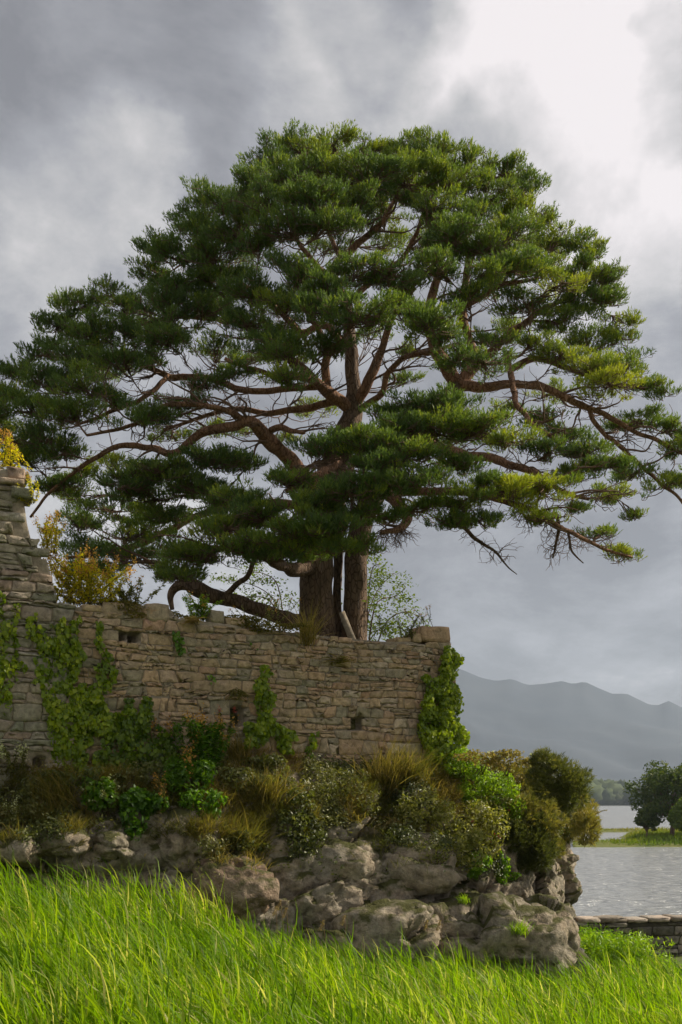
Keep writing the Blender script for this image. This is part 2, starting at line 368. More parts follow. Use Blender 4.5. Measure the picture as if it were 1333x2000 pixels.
M['mortardark'] = plain_mat("mossy_mortar", (0.035, 0.032, 0.022), (0.075, 0.068, 0.045), 9)
M['soil'] = plain_mat("soil", (0.05, 0.042, 0.025), (0.10, 0.085, 0.045), 3)
M['marshsoil'] = plain_mat("marsh_soil", (0.045, 0.06, 0.015), (0.09, 0.11, 0.025), 2)
M['hill'] = plain_mat("haze_blue_hill", (0.022, 0.032, 0.046), (0.040, 0.050, 0.062), 0.006, 0.95, 0.0)  # blue of the distant haze is mixed into the hill colour
M['farwood'] = plain_mat("far_wood", (0.03, 0.045, 0.018), (0.07, 0.09, 0.03), 0.12, 0.95, 0.0)
M['islet'] = plain_mat("islet_turf", (0.07, 0.10, 0.02), (0.13, 0.13, 0.03), 0.6)
M['water'] = water_mat()

# ------------------------------------------------------------------ setting: water, ground, hills
COLLIDE = []          # (V, faces) of solid ground for placing plants
def grid_faces(nu, nv):
    i, j = np.meshgrid(np.arange(nu - 1), np.arange(nv - 1), indexing='ij')
    return np.stack([i * nv + j, (i + 1) * nv + j, (i + 1) * nv + j + 1, i * nv + j + 1], -1).reshape(-1, 4)

o = mesh_np("lake_water", [(-6000, -200, 0), (6000, -200, 0), (6000, 6000, 0), (-6000, 6000, 0)], np.array([[0, 1, 2, 3]]), M['water'])
tag(o, "grey rippled lake water behind the crag", "lake", kind="structure")

def ground_z(X, Y):
    """bank under the camera, marshy flat with the reeds, higher on the left, lake bed beyond"""
    X = np.asarray(X, float); Y = np.asarray(Y, float)
    left = np.interp(X, [-30, -9, -5.3, -3, -1.4, 0.3, 2.2, 4, 12, 30], [2.6, 2.0, 1.62, 1.25, 0.62, 0.32, 0.10, 0.06, 0.05, 0.05])
    far = left * np.interp(Y, [0, 9, 13, 17, 40], [0.55, 0.6, 0.85, 1.0, 1.0])
    bank = np.interp(Y, [-60, -5, 1, 7.5, 60], [4, 2.9, 2.4, 0.15, 0.0])
    z = np.maximum(far, 0.0) + bank
    shore = np.interp(Y, [24.8, 27.5], [0, 1]) * np.interp(X, [-40, -12, -6], [0, 0, 1])
    return z - shore * 2.4
gx = np.concatenate([np.linspace(-160, -16, 24), np.linspace(-14, 14, 100), np.linspace(16, 160, 24)])
gy = np.concatenate([np.linspace(-120, -2, 20), np.linspace(0, 30, 90), np.linspace(32, 60, 8)])
GX, GY = np.meshgrid(gx, gy, indexing='ij'); pts = np.stack([GX, GY, np.zeros_like(GX)], -1).reshape(-1, 3)
pts[:, 2] = ground_z(pts[:, 0], pts[:, 1]) + (fbm(pts * 0.9, 4, 3) - 0.5) * 0.22
tag(mesh_np("ground", pts, grid_faces(len(gx), len(gy)), M['marshsoil'], smooth=True), kind="structure")

# hills across the lake: ridge line read against the sky, with spurs running down to the shore
ridge_px = np.array([(-2600, 1470), (-1500, 1420), (-700, 1370), (-200, 1330), (300, 1300), (700, 1288), (880, 1301), (905, 1309), (940, 1324), (970, 1330), (1000, 1326),
                     (1030, 1338), (1060, 1336), (1098, 1330), (1120, 1336), (1142, 1331), (1165, 1342), (1195, 1355), (1225, 1355), (1270, 1377),
                     (1287, 1377), (1306, 1369), (1335, 1383), (1450, 1408), (1700, 1440), (2300, 1480), (3600, 1520)], float)
na, nr = 620, 36
apx = np.linspace(-2600, 3600, na)
ry = np.interp(apx, ridge_px[:, 0], ridge_px[:, 1])
rr = np.linspace(0, 1, nr)
D0, D1 = 1500.0, 3000.0
A_, R_ = np.meshgrid(np.arange(na), np.arange(nr), indexing='ij')
dist = D0 + (D1 - D0) * rr[R_]
hp = np.stack([(apx[A_] - CX) / F * dist, dist, np.zeros_like(dist)], -1)
kern = np.hanning(43); kern /= kern.sum(); rys = np.convolve(np.pad(ry, 21, mode='edge'), kern, 'valid')
bl = rr[R_] ** 6
ridge_h = (HY - (ry[A_] * bl + rys[A_] * (1 - bl))) / F * D1 + HC
prof = rr[R_] ** 1.7
hz = ridge_h * prof
spur = (fbm(hp.reshape(-1, 3) * 0.0035, 5, 11) - 0.5).reshape(dist.shape)
hz = hz + spur * 150 * np.sin(np.pi * np.clip(rr[R_], 0, 1)) * (0.35 + 0.65 * rr[R_])
hp[..., 2] = np.maximum(hz, -3)
hp[:, 0, 2] = -3
tag(mesh_np("hills", hp.reshape(-1, 3), grid_faces(na, nr), M['hill'], smooth=True), kind="structure")

# wood along the far shore: one uneven mass of crowns
def blob(c, r, seed, nu=14, nv=9, amp=0.35, fq=1.0):
    u = np.linspace(0, 2 * np.pi, nu, endpoint=False); v = np.linspace(0.02, np.pi - 0.02, nv)
    U, W_ = np.meshgrid(u, v, indexing='ij')
    n = np.stack([np.cos(U) * np.sin(W_), np.sin(U) * np.sin(W_), np.cos(W_)], -1).reshape(-1, 3)
    k = 1 + amp * (fbm(n * 2.2 * fq + seed * 3.1, 3, seed) - 0.5) * 2
    V = np.asarray(c) + n * np.asarray(r) * k[:, None]
    i, j = np.meshgrid(np.arange(nu), np.arange(nv - 1), indexing='ij'); i2 = (i + 1) % nu
    f = np.stack([i * nv + j, i * nv + j + 1, i2 * nv + j + 1, i2 * nv + j], -1).reshape(-1, 4)
    return V, f
mb = MB()
for k in range(150):
    px = random.uniform(700, 1900); Y = random.uniform(880, 1000)
    h = random.uniform(9, 15) * (1.2 if px < 1230 else 0.9)
    mb.add(*blob((pX(px, Y), Y, h * 0.62), (h * random.uniform(0.6, 1.0), h * 0.8, h * 0.75), k, 16, 11, 0.6, 2.6))
for k in range(60):
    px = random.uniform(700, 1900); Y = random.uniform(1050, 1150); h = random.uniform(14, 21)
    mb.add(*blob((pX(px, Y), Y, h * 0.7), (h * random.uniform(0.7, 1.2), h * 0.8, h * 0.75), 200 + k, 16, 11, 0.6, 2.6))
tag(mb.build("far_wood", M['farwood'], smooth=True), "hazy wood along the far lake shore", "wood", kind="stuff")

# ------------------------------------------------------------------ crag
A_w = np.array([pX(-120, 16.5), 16.5]); B_w = np.array([pX(878, 20.5), 20.5])
Lw = float(np.linalg.norm(B_w - A_w)); d_w = (B_w - A_w) / Lw; n_w = np.array([d_w[1], -d_w[0]])
def wall_uz(px, py):
    """where the sight line through a photo pixel meets the wall's face: (u along the wall, height)"""
    r = np.array([(px - CX) / F, 1.0]); t = (A_w.dot(n_w)) / r.dot(n_w)
    q = r * t; return float((q - A_w).dot(d_w)), float(HC + (HY - py) / F * t)
def wall_pt(u, z, out=0.0):
    q = A_w + d_w * u + n_w * out; return np.array([q[0], q[1], z])

def facets(p, seed):
    """broken rock: cell by cell a plane of its own, with cracks between the cells"""
    i = np.floor(p); f1 = np.full(len(p), 9.0); f2 = np.full(len(p), 9.0); fac = np.zeros(len(p)); lev = np.zeros(len(p))
    for dx in (-1, 0, 1):
        for dy in (-1, 0, 1):
            for dz in (-1, 0, 1):
                c = i + (dx, dy, dz)
                hs = [_h(c[:, 0], c[:, 1], c[:, 2], seed + k) for k in range(1, 8)]
                dv = p - (c + np.stack(hs[:3], -1)); d = np.linalg.norm(dv, axis=1); near = d < f1
                fac = np.where(near, (dv * (np.stack(hs[3:6], -1) - 0.5)).sum(1) * 2, fac); lev = np.where(near, hs[6], lev)
                f2 = np.where(near, f1, np.minimum(f2, d)); f1 = np.minimum(f1, d)
    return f1, f2, fac, lev - 0.5
def rock_disp(p, seed=0, amp=1.0):
    w = p + 0.30 * (np.stack([fbm(p * 1.3 + 5, 4, seed + 9), fbm(p * 1.3 + 15, 4, seed + 19), fbm(p * 1.3 + 25, 4, seed + 29)], -1) - 0.5)
    q = np.stack([w[:, 0] * 0.94 + w[:, 2] * 0.34, w[:, 1], w[:, 2] * 0.94 - w[:, 0] * 0.34], -1)
    f1, f2, fa, lv = facets(q * (0.80, 0.8, 1.25), seed + 1)
    g1, g2, ga, gl = facets(q * (2.2, 2.2, 3.0), seed + 2)
    k1, k2, ka, kl = facets(q * (5.5, 5.5, 6.5), seed + 8)
    d = 0.50 * (fbm(p * 0.45, 3, seed + 4) - 0.5) + 0.36 * fa + 0.20 * lv - 0.16 * np.exp(-(f2 - f1) * 13)
    d = d + 0.13 * ga + 0.055 * gl - 0.05 * np.exp(-(g2 - g1) * 14) + 0.035 * ka + 0.015 * kl
    h1, _ = worley(w * (3.1, 3.1, 3.6), seed + 3)
    mask = np.clip((fbm(p * 0.9 + 40, 3, seed + 5) - 0.46) * 8, 0, 1)
    d = d - mask * 0.30 * np.clip(1 - h1 / 0.30, 0, 1) ** 0.55
    d = d + 0.16 * (fbm(p * 3.0, 5, seed + 6, 0.6) - 0.5) + 0.05 * (fbm(p * 11, 3, seed + 7) - 0.5)
    return d * amp

def wl(px, off=0.25):        # point of the crag's top edge in front of the wall at a photo column
    u, _ = wall_uz(px, 1500); q = A_w + d_w * u + n_w * off; return q
def stn(q, z, nrm, foot, bulge, H, inn):
    nrm = np.asarray(nrm, float); nrm = nrm / np.linalg.norm(nrm)
    return [q[0], q[1], z, nrm[0], nrm[1], foot, bulge, H, inn]
S = [stn(A_w - d_w * 9 + n_w * .3, 3.9, n_w, 1.3, 0.2, 7.0, 8),
     stn(A_w - d_w * 4 + n_w * .3, 3.95, n_w, 1.3, 0.2, 7.0, 8),
     stn(wl(0), 4.05, n_w, 1.25, 0.2, 7.0, 8),
     stn(wl(150), 4.40, n_w, 1.75, 0.25, 7.0, 8),
     stn(wl(400), 4.60, n_w, 2.3, 0.3, 7.0, 8),
     stn(wl(600), 4.62, n_w, 2.65, 0.3, 7.0, 8),
     stn(wl(820), 4.56, n_w, 2.5, 0.25, 6.9, 8),
     stn((pX(915, 20.6), 20.6), 4.70, (0.30, -0.95), 2.1, 0.25, 4.9, 4),
     stn((pX(1000, 21.0), 21.0), 4.62, (0.30, -0.95), 1.3, 0.15, 4.8, 3),
     stn((pX(1075, 21.4), 21.4), 4.40, (0.40, -0.9), 0.1, 0.25, 4.5, 2.5),
     stn((pX(1116, 21.9), 21.9), 4.0, (0.75, -0.65), -0.45, 0.15, 4.2, 2),
     stn((pX(1118, 22.8), 22.8), 3.9, (1, 0.0), -0.60, 0.12, 4.1, 2),
     stn((pX(1085, 25.0), 25.0), 3.9, (0.95, 0.3), -0.2, 0.2, 4.0, 2),
     stn((3.6, 28.5), 3.7, (0.6, 0.8), 0.2, 0.2, 3.9, 2),
     stn((-1, 31), 3.6, (0, 1), 0.3, 0.2, 3.9, 2),
     stn((-16, 29), 3.6, (-0.3, 1), 0.3, 0.2, 3.9, 2)]
nsx = 480
Sx = smooth_path(S, nsx)
tt = np.concatenate([np.linspace(0, 1, 118)])
rows = []
for t in tt:
    offs = Sx[:, 5] * (1 - t) ** 0.85 + Sx[:, 6] * np.sin(np.pi * min(1, t * 1.0))
    z = -0.7 + (Sx[:, 2] + 0.7) * t
    rows.append(np.stack([Sx[:, 0] + Sx[:, 3] * offs, Sx[:, 1] + Sx[:, 4] * offs, z], -1))
for inn, zf in ((0.03, 0.0), (0.06, 0.02), (0.085, 1.0), (0.2, 1.0), (0.5, 1.0), (1.0, 1.0)):
    k = inn * Sx[:, 8]
    rows.append(np.stack([Sx[:, 0] - Sx[:, 3] * k, Sx[:, 1] - Sx[:, 4] * k, Sx[:, 2] + (Sx[:, 7] - Sx[:, 2]) * zf], -1))
CV = np.stack(rows, 1); nrow = CV.shape[1]
flat = CV.reshape(-1, 3)
dd = rock_disp(flat, 1).reshape(nsx, nrow)
fade = np.concatenate([np.ones(len(tt)), [0.5, 0.2, 0.15, 0.2, 0.2, 0.2]])
fade[len(tt) - 10:len(tt)] = np.linspace(1, 0.6, 10)
dd = dd * fade
CV[:, :, 0] += Sx[:, 3:4] * dd; CV[:, :, 1] += Sx[:, 4:5] * dd; CV[:, :, 2] += 0.30 * dd * (fade > 0.3)
fc = grid_faces(nsx, nrow)
tag(mesh_np("rock_crag", CV.reshape(-1, 3), fc, M['rock'], smooth=True), "grey pitted limestone crag under the ruined wall", "crag", kind="structure")
COLLIDE.append((CV.reshape(-1, 3), fc))

# boulders and ledges lying against the crag's foot
def boulder(px, py, Y, rx, ry, rd, label, seed, mat='rock', amp=0.8, tilt=0.0, group=None):
    c = np.array(P(px, py, Y)); s = Y / F; nu, nv = 88, 50
    u = np.linspace(0, 2 * np.pi, nu, endpoint=False); v = np.linspace(0.015, np.pi - 0.015, nv)
    U, W = np.meshgrid(u, v, indexing='ij')
    n = np.stack([np.cos(U) * np.sin(W), np.sin(U) * np.sin(W), np.cos(W)], -1).reshape(-1, 3)
    sq = np.sign(n) * np.abs(n) ** 0.8
    base = sq * (rx * s, rd, ry * s)
    ca, sa = math.cos(tilt), math.sin(tilt)
    base = np.stack([base[:, 0] * ca - base[:, 2] * sa, base[:, 1], base[:, 0] * sa + base[:, 2] * ca], -1)
    V = base + c
    k = rock_disp(V, seed, amp * min(1.0, 0.35 + 0.3 * min(rx, ry) * s * 2))
    nn = norm_(base / np.array((rx * s, rd, ry * s)) ** 2)
    V = V + nn * k[:, None]
    i, j = np.meshgrid(np.arange(nu), np.arange(nv - 1), indexing='ij'); i2 = (i + 1) % nu
    f = np.stack([i * nv + j, i * nv + j + 1, i2 * nv + j + 1, i2 * nv + j], -1).reshape(-1, 4)
    r = empty("boulder", (c[0], c[1], V[:, 2].min()))
    mesh_np("rock_face", V, f, M[mat], r, smooth=True)
    tag(r, label, "boulder", group)
    COLLIDE.append((V, f))
boulder(735, 1830, 17.6, 150, 75, 0.95, "long low grey boulder with dark hollows lying in the reeds", 21)
boulder(950, 1825, 18.0, 160, 80, 1.0, "big pale pitted boulder beside the tip of the crag", 23)
boulder(665, 1700, 18.35, 85, 62, 0.8, "rounded grey boulder with a deep crevice on its side", 25)
boulder(815, 1690, 18.7, 90, 60, 0.75, "pale hole-riddled boulder above the long low boulder", 27)
boulder(1062, 1830, 18.8, 60, 72, 0.7, "sharp creased rock at the water end of the crag", 31, tilt=-0.35)
boulder(1105, 1880, 18.6, 45, 36, 0.5, "dark mossy stone at the foot of the crag beside marsh plants", 33, 'rockdark', tilt=-0.4)
boulder(380, 1640, 17.6, 62, 62, 0.7, "blocky grey rock under the yellow loosestrife", 35)
boulder(130, 1646, 16.6, 46, 26, 0.6, "smooth rounded stone above the reeds under the brown grass", 37, amp=0.85)
boulder(225, 1650, 16.9, 36, 30, 0.6, "small humped stone beside the dark leafy bramble", 39, amp=0.85)
boulder(40, 1660, 16.2, 56, 24, 0.6, "flat grey stone below the far end of the tall masonry", 41, amp=0.85)
boulder(455, 1740, 17.35, 85, 60, 0.7, "reddish brown rock face behind the tallest dry reed heads", 43, 'rockred')
boulder(560, 1625, 18.4, 50, 50, 0.6, "jagged rock with rusty grass on its top", 45)

# ------------------------------------------------------------------ masonry
def stone_mesh(poly, proud, place, rng, tint):
    """one stone from its outline in (u,z): sunk rim, proud rim, worn inner ring, domed middle"""
    poly = np.asarray(poly); c = poly.mean(0); k = len(poly); V = []
    rings = ((1.03, -0.05), (1.0, proud * 0.45), (0.90, proud * 0.88), (0.55, proud))
    for sc, ou in rings:
        jit = rng.normal(size=(k, 2)) * (0.004 if sc > 0.95 else 0.012)
        oo = ou + (rng.normal(size=k) * proud * 0.20 if sc < 0.95 else 0)
        for (u, z), o_ in zip(c + (poly - c) * sc + jit, np.broadcast_to(oo, (k,))): V.append(place(u, z, o_))
    V.append(place(c[0], c[1], proud * (1 + rng.normal() * 0.2)))
    f = []
    for r in range(len(rings) - 1):
        for i in range(k):
            j = (i + 1) % k; f.append((r * k + i, r * k + j, (r + 1) * k + j, (r + 1) * k + i))
    b = (len(rings) - 1) * k
    t = [(b + i, b + (i + 1) % k, b + k) for i in range(k)]
    return np.array(V), [np.array(f), np.array(t)], np.full(len(V), tint)

def rubble_cells(u0, u1, zb, zt, hr, wr, rng, holes=(), seed=0, over=0.09):
    """random rubble brought to rough courses; returns outlines (clockwise from bottom left)"""
    cells = []; z = min(zb(u) for u in np.linspace(u0, u1, 30)) - 0.1; k = 0
    zmax = max(zt(u) for u in np.linspace(u0, u1, 200))
    wav = lambda u, kk: 0.065 * (vnoise(np.array([[u * 0.8, kk * 7.7, seed]]), 5)[0] - 0.5) * 2 + 0.03 * (vnoise(np.array([[u * 3.1, kk * 3.3, seed]]), 6)[0] - 0.5)
    while z < zmax:
        h = rng.uniform(*hr) * (1.35 if rng.random() < 0.15 else 1); u = u0 - rng.uniform(0, 0.3); lb = lt = u
        while u < u1:
            w = rng.uniform(*wr) * (1.5 if rng.random() < 0.12 else 1) * (0.7 + 0.6 * h / hr[1])
            rb, rt = u + w + rng.normal() * 0.035, u + w + rng.normal() * 0.035
            uc = u + w / 2
            b_, t_ = z + wav(uc, k), z + h + wav(uc, k + 1)
            zl, zr = z + wav(u, k), z + wav(u + w, k)
            tl, tr = z + h + wav(u, k + 1), z + h + wav(u + w, k + 1)
            quads = [((lb, zl), (uc, b_), (rb, zr), (rt, tr), (uc, t_), (lt, tl))]
            x = rng.random()
            if x < 0.28 and h > 0.13:            # two thin stones in one course
                f = rng.uniform(0.35, 0.65); f2 = f + rng.normal() * 0.07; f3 = f + rng.normal() * 0.05
                ml = (lb + (lt - lb) * f, zl + (tl - zl) * f); mr = (rb + (rt - rb) * f2, zr + (tr - zr) * f2); mc = (uc, b_ + (t_ - b_) * f3)
                quads = [((lb, zl), (uc, b_), (rb, zr), mr, mc, ml), (ml, mc, mr, (rt, tr), (uc, t_), (lt, tl))]
            for q in quads:
                q = np.array(q); c = q.mean(0)
                if not (u0 - 0.02 < c[0] < u1 + 0.0) or c[1] < zb(c[0]) or c[1] > zt(c[0]) - 0.02: continue
                if any(a < c[0] < b and e < c[1] < g for a, b, e, g in holes): continue
                q[:, 0] = np.minimum(q[:, 0], u1 + 0.02)
                if q[:, 1].max() > min(zt(a) for a in np.linspace(q[:, 0].min(), q[:, 0].max(), 4)) + over: continue
                for a, b, e, g in holes:     # keep clear of the openings
                    ov = min(q[:, 1].max(), g) - max(q[:, 1].min(), e)
                    if q[:, 0].max() > a and q[:, 0].min() < b and ov > 0.02:
                        if ov > 0.35 * np.ptp(q[:, 1]):
                            q[:, 0] = np.minimum(q[:, 0], a) if c[0] < (a + b) / 2 else np.maximum(q[:, 0], b)
                        else: q[:, 1] = np.minimum(q[:, 1], e) if c[1] < e else np.maximum(q[:, 1], g)
                if np.ptp(q[:, 0]) < 0.05 or np.ptp(q[:, 1]) < 0.035: continue
                cells.append(q)
            u += w; lb, lt = rb, rt
        z += h; k += 1
    return cells
def cell_outline(q, joint, rng):
    """pull in by the joint, cut the corners, roughen"""
    c = q.mean(0); ext = np.ptp(q, axis=0) / 2 + 1e-6; q = c + (q - c) * (1 - joint / ext).clip(0.5, 1)
    out = []
    for i in (0, 1, 2, 3, 4, 5):
        p, a, b = q[i], q[i - 1], q[(i + 1) % 6]
        if i in (1, 4): out.append(p); continue
        f = rng.uniform(0.10, 0.3)
        out.append(p + (a - p) * f * (0.6 if i in (2, 3) else 0.45)); out.append(p + (b - p) * f * 0.6)
    out = np.array(out); return out + rng.normal(size=out.shape) * 0.006

def backing(name, place, u0, u1, zb, zt, thick, holes, mat, parent, du=0.08, dz=0.06, collide=True):
    us = np.arange(u0, u1 + du * 0.5, du); us[-1] = u1
    z0 = min(zb(u) for u in us); z1 = max(zt(u) for u in us); zs = np.arange(z0, z1 + dz, dz)
    nu, nz = len(us), len(zs); V = []
    for side in (0, 1):
        for u in us:
            tp = zt(u)
            for z in zs:
                zz = min(z, tp); o_ = -thick if side else 0.0
                if not side:
                    for a, b, e, g in holes:
                        if a <= u <= b and e <= zz <= g: o_ = -0.45
                V.append(place(u, zz, o_))
    V = np.array(V); jj = (fbm(V * 5, 3, 8) - 0.5) * 0.035
    V[:nu * nz] += np.outer(jj[:nu * nz], np.append(n_w, 0))
    f = grid_faces(nu, nz); b = nu * nz; fb = f[:, ::-1] + b
    st = []
    for i in range(nu - 1):
        st += [(i * nz, b + i * nz, b + (i + 1) * nz, (i + 1) * nz), (i * nz + nz - 1, (i + 1) * nz + nz - 1, b + (i + 1) * nz + nz - 1, b + i * nz + nz - 1)]
    for j in range(nz - 1):
        st += [(j, j + 1, b + j + 1, b + j), ((nu - 1) * nz + j, b + (nu - 1) * nz + j, b + (nu - 1) * nz + j + 1, (nu - 1) * nz + j + 1)]
    fa = np.vstack([f, fb, np.array(st)])
    if collide: COLLIDE.append((V, fa))
    return mesh_np(name, V, fa, mat, parent)

def lay_stones(cells, place, parent, mat, rng, joint, proud, limit=300, tint=None, name="stone"):
    items = []
    for q in cells:
        out = cell_outline(q, rng.uniform(*joint), rng)
        items.append((np.ptp(q[:, 0]) * np.ptp(q[:, 1]), out))
    items.sort(key=lambda x: -x[0]); rest = MB()
    for n, (a, out) in enumerate(items):
        tv = rng.random() if tint is None else tint(out.mean(0), rng)
        V, f, t = stone_mesh(out, rng.uniform(*proud), place, rng, tv)
        if n < limit: mesh_np(name, V, f, mat, parent, t)
        else: rest.add(V, f, t)
    if rest.n: tag(rest.build("small_stones", mat, parent), kind="stuff")

# curtain wall and the taller masonry on its left (same line of wall)
def prof_fn(pts):
    a = sorted([wall_uz(x, y) for x, y in pts]); us = [p[0] for p in a]; zs = [p[1] for p in a]
    return lambda u: float(np.interp(u, us, zs))
U_T = wall_uz(140, 1250)[0]
wall_top = prof_fn([(132, 1186), (230, 1184), (290, 1182), (333, 1186), (338, 1206), (420, 1216), (500, 1226), (590, 1238), (700, 1249), (760, 1254), (800, 1253), (822, 1258), (878, 1258)])
tower_top = prof_fn([(-400, 925), (58, 925), (61, 955), (66, 985), (70, 1020), (78, 1062), (92, 1066), (94, 1092), (116, 1095), (119, 1165), (126, 1178), (140, 1186)])
wall_bot = lambda u: 3.95
def hole_px(x0, y0, x1, y1):
    a, b = wall_uz(x0, y1), wall_uz(x1, y0); return (a[0], b[0], a[1], b[1])
HOLES = [hole_px(450, 1382, 475, 1419), hole_px(685, 1401, 709, 1427), hole_px(233, 1235, 248, 1250), hole_px(251, 1235, 271, 1250), hole_px(66, 1478, 84, 1502)]
rw = np.random.default_rng(101)
wall = empty("castle_wall", tuple(wall_pt(Lw / 2, 4.0, -0.35)))
tag(wall, "ruined brown rubble stone wall on the crag, under the pine", "wall")
backing("mortar_core", wall_pt, U_T + 0.01, Lw, wall_bot, wall_top, 0.7, HOLES, M['mortar'], wall)
cells = rubble_cells(U_T + 0.02, Lw, wall_bot, wall_top, (0.08, 0.19), (0.12, 0.36), rw, HOLES, 1)
def wtint(c, rng):       # warmer and redder stones towards the right end, greyer to the left
    k = c[0] / Lw; x = rng.random()
    return float(np.clip(x * 0.95 + (k - 0.5) * 0.18, 0, 1))
lay_stones(cells, wall_pt, wall, M['stone'], rw, (0.005, 0.012), (0.010, 0.038), 300, wtint)
# stones showing at the wall's right hand end
def end_pt(w, z, out):
    q = B_w + d_w * (out + 0.0) - n_w * w; return np.array([q[0], q[1], z])
lay_stones(rubble_cells(0.02, 0.66, wall_bot, lambda u: wall_top(Lw), (0.12, 0.24), (0.2, 0.4), rw, (), 4), end_pt, wall, M['stone'], rw, (0.008, 0.014), (0.02, 0.05), 60, wtint, "end_stone")

def block(px0, py0, px1, py1, out, depth, tint, parent, mat, name, rng, chip=0.02):
    """a squared but worn block set on the wall, seen in front view between two pixels"""
    (u0, z1), (u1, z0) = wall_uz(px0, py0), wall_uz(px1, py1)
    nx, ny, nz = 7, 4, 5; V = []; idx = {}
    for i in range(nx):
        for j in range(ny):
            for k in range(nz):
                if 0 < i < nx - 1 and 0 < j < ny - 1 and 0 < k < nz - 1: continue
                a, b, c = i / (nx - 1), j / (ny - 1), k / (nz - 1)
                ed = sum(1 for x in (a, b, c) if x in (0, 1)); s = (0, 0, 0.03, 0.06)[ed]
                a2, b2, c2 = (0.5 + (x - 0.5) * (1 - s) for x in (a, b, c))
                idx[i, j, k] = len(V)
                V.append(wall_pt(u0 + (u1 - u0) * a2, z0 + (z1 - z0) * c2, out - depth * b2))
    V = np.array(V); V += (np.stack([fbm(V * 4 + 9 * q, 3, 31 + q) for q in range(3)], -1) - 0.5) * chip * 3 + rng.normal(size=V.shape) * chip * 0.15
    f = []
    for i in range(nx - 1):
        for k in range(nz - 1):
            f.append([idx[i, 0, k], idx[i + 1, 0, k], idx[i + 1, 0, k + 1], idx[i, 0, k + 1]]); f.append([idx[i, ny - 1, k], idx[i, ny - 1, k + 1], idx[i + 1, ny - 1, k + 1], idx[i + 1, ny - 1, k]])
    for i in range(nx - 1):
        for j in range(ny - 1):
            f.append([idx[i, j, nz - 1], idx[i + 1, j, nz - 1], idx[i + 1, j + 1, nz - 1], idx[i, j + 1, nz - 1]]); f.append([idx[i, j, 0], idx[i, j + 1, 0], idx[i + 1, j + 1, 0], idx[i + 1, j, 0]])
    for j in range(ny - 1):
        for k in range(nz - 1):
            f.append([idx[0, j, k], idx[0, j, k + 1], idx[0, j + 1, k + 1], idx[0, j + 1, k]]); f.append([idx[nx - 1, j, k], idx[nx - 1, j + 1, k], idx[nx - 1, j + 1, k + 1], idx[nx - 1, j, k + 1]])
    return mesh_np(name, V, np.array(f), mat, parent, np.full(len(V), tint))
for a in ((823, 1221, 879, 1257, 0.03, 0.6, 0.74, "capstone"), (806, 1236, 824, 1256, 0.02, 0.5, 0.5, "coping_stone"), (775, 1243, 806, 1255, 0.0, 0.5, 0.55, "coping_stone"),
          (285, 1177, 332, 1216, 0.03, 0.45, 0.22, "coping_stone"), (200, 1174, 244, 1212, 0.03, 0.45, 0.3, "coping_stone"), (246, 1190, 283, 1214, 0.02, 0.45, 0.25, "coping_stone"),
          (160, 1180, 198, 1196, 0.02, 0.45, 0.6, "coping_stone"), (412, 1190, 440, 1217, 0.0, 0.4, 0.15, "coping_stone"), (442, 1206, 480, 1222, 0.0, 0.4, 0.5, "coping_stone")):
    block(*a[:6], a[6], wall, M['stone'], a[7], rw)

tower = empty("tower_wall", tuple(wall_pt(U_T - 1, 4.0, -0.3)))
tag(tower, "tall stepped stub of grey tower masonry rising above the ruined wall", "tower")
def tower_pt(u, z, out=0.0): return wall_pt(u, z, out + 0.10)
backing("mortar_core", tower_pt, -3.0, U_T, wall_bot, lambda u: tower_top(min(u + 0.16, U_T)) - 0.03, 0.8, HOLES, M['mortar'], tower)
rt_ = np.random.default_rng(202)
cells = rubble_cells(-0.9, U_T + 0.05, wall_bot, tower_top, (0.09, 0.23), (0.18, 0.46), rt_, HOLES, 2, 0.30)
lay_stones(cells, tower_pt, tower, M['towerstone'], rt_, (0.006, 0.013), (0.025, 0.06), 300)
for a in ((-20, 916, 18, 934, 0.02, 0.6, 0.45), (19, 920, 58, 936, 0.0, 0.6, 0.3), (-5, 937, 46, 955, 0.16, 0.6, 0.75), (20, 957, 64, 981, 0.17, 0.6, 0.0)):
    block(a[0], a[1], a[2], a[3], a[4] + 0.08, a[5], a[6], tower, M['towerstone'], "coping_stone", rt_, 0.015)

# low wall by the water on the right
LO = np.array([pX(1085, 24.2), 24.2]); LD = np.array([0.985, 0.17]); LD /= np.linalg.norm(LD); LN = np.array([LD[1], -LD[0]])
def low_pt(u, z, out=0.0):
    q = LO + LD * u + LN * out; return np.array([q[0], q[1], z])
low = empty("low_stone_wall", tuple(low_pt(3, 0.0, -0.25)))
tag(low, "low dark stone wall with pale coping at the lake edge", "wall")
rl = np.random.default_rng(303); ltop = lambda u: 1.02 + 0.02 * math.sin(u * 2.1); lbot = lambda u: -0.25
n_keep = n_w; n_w = LN
backing("mortar_core", low_pt, -1.0, 9.0, lbot, ltop, 0.5, (), M['mortardark'], low, 0.12, 0.1)
n_w = n_keep
lay_stones(rubble_cells(-0.9, 8.9, lbot, ltop, (0.15, 0.26), (0.25, 0.62), rl, (), 9), low_pt, low, M['lowstone'], rl, (0.012, 0.03), (0.02, 0.07), 200)
u = -0.9
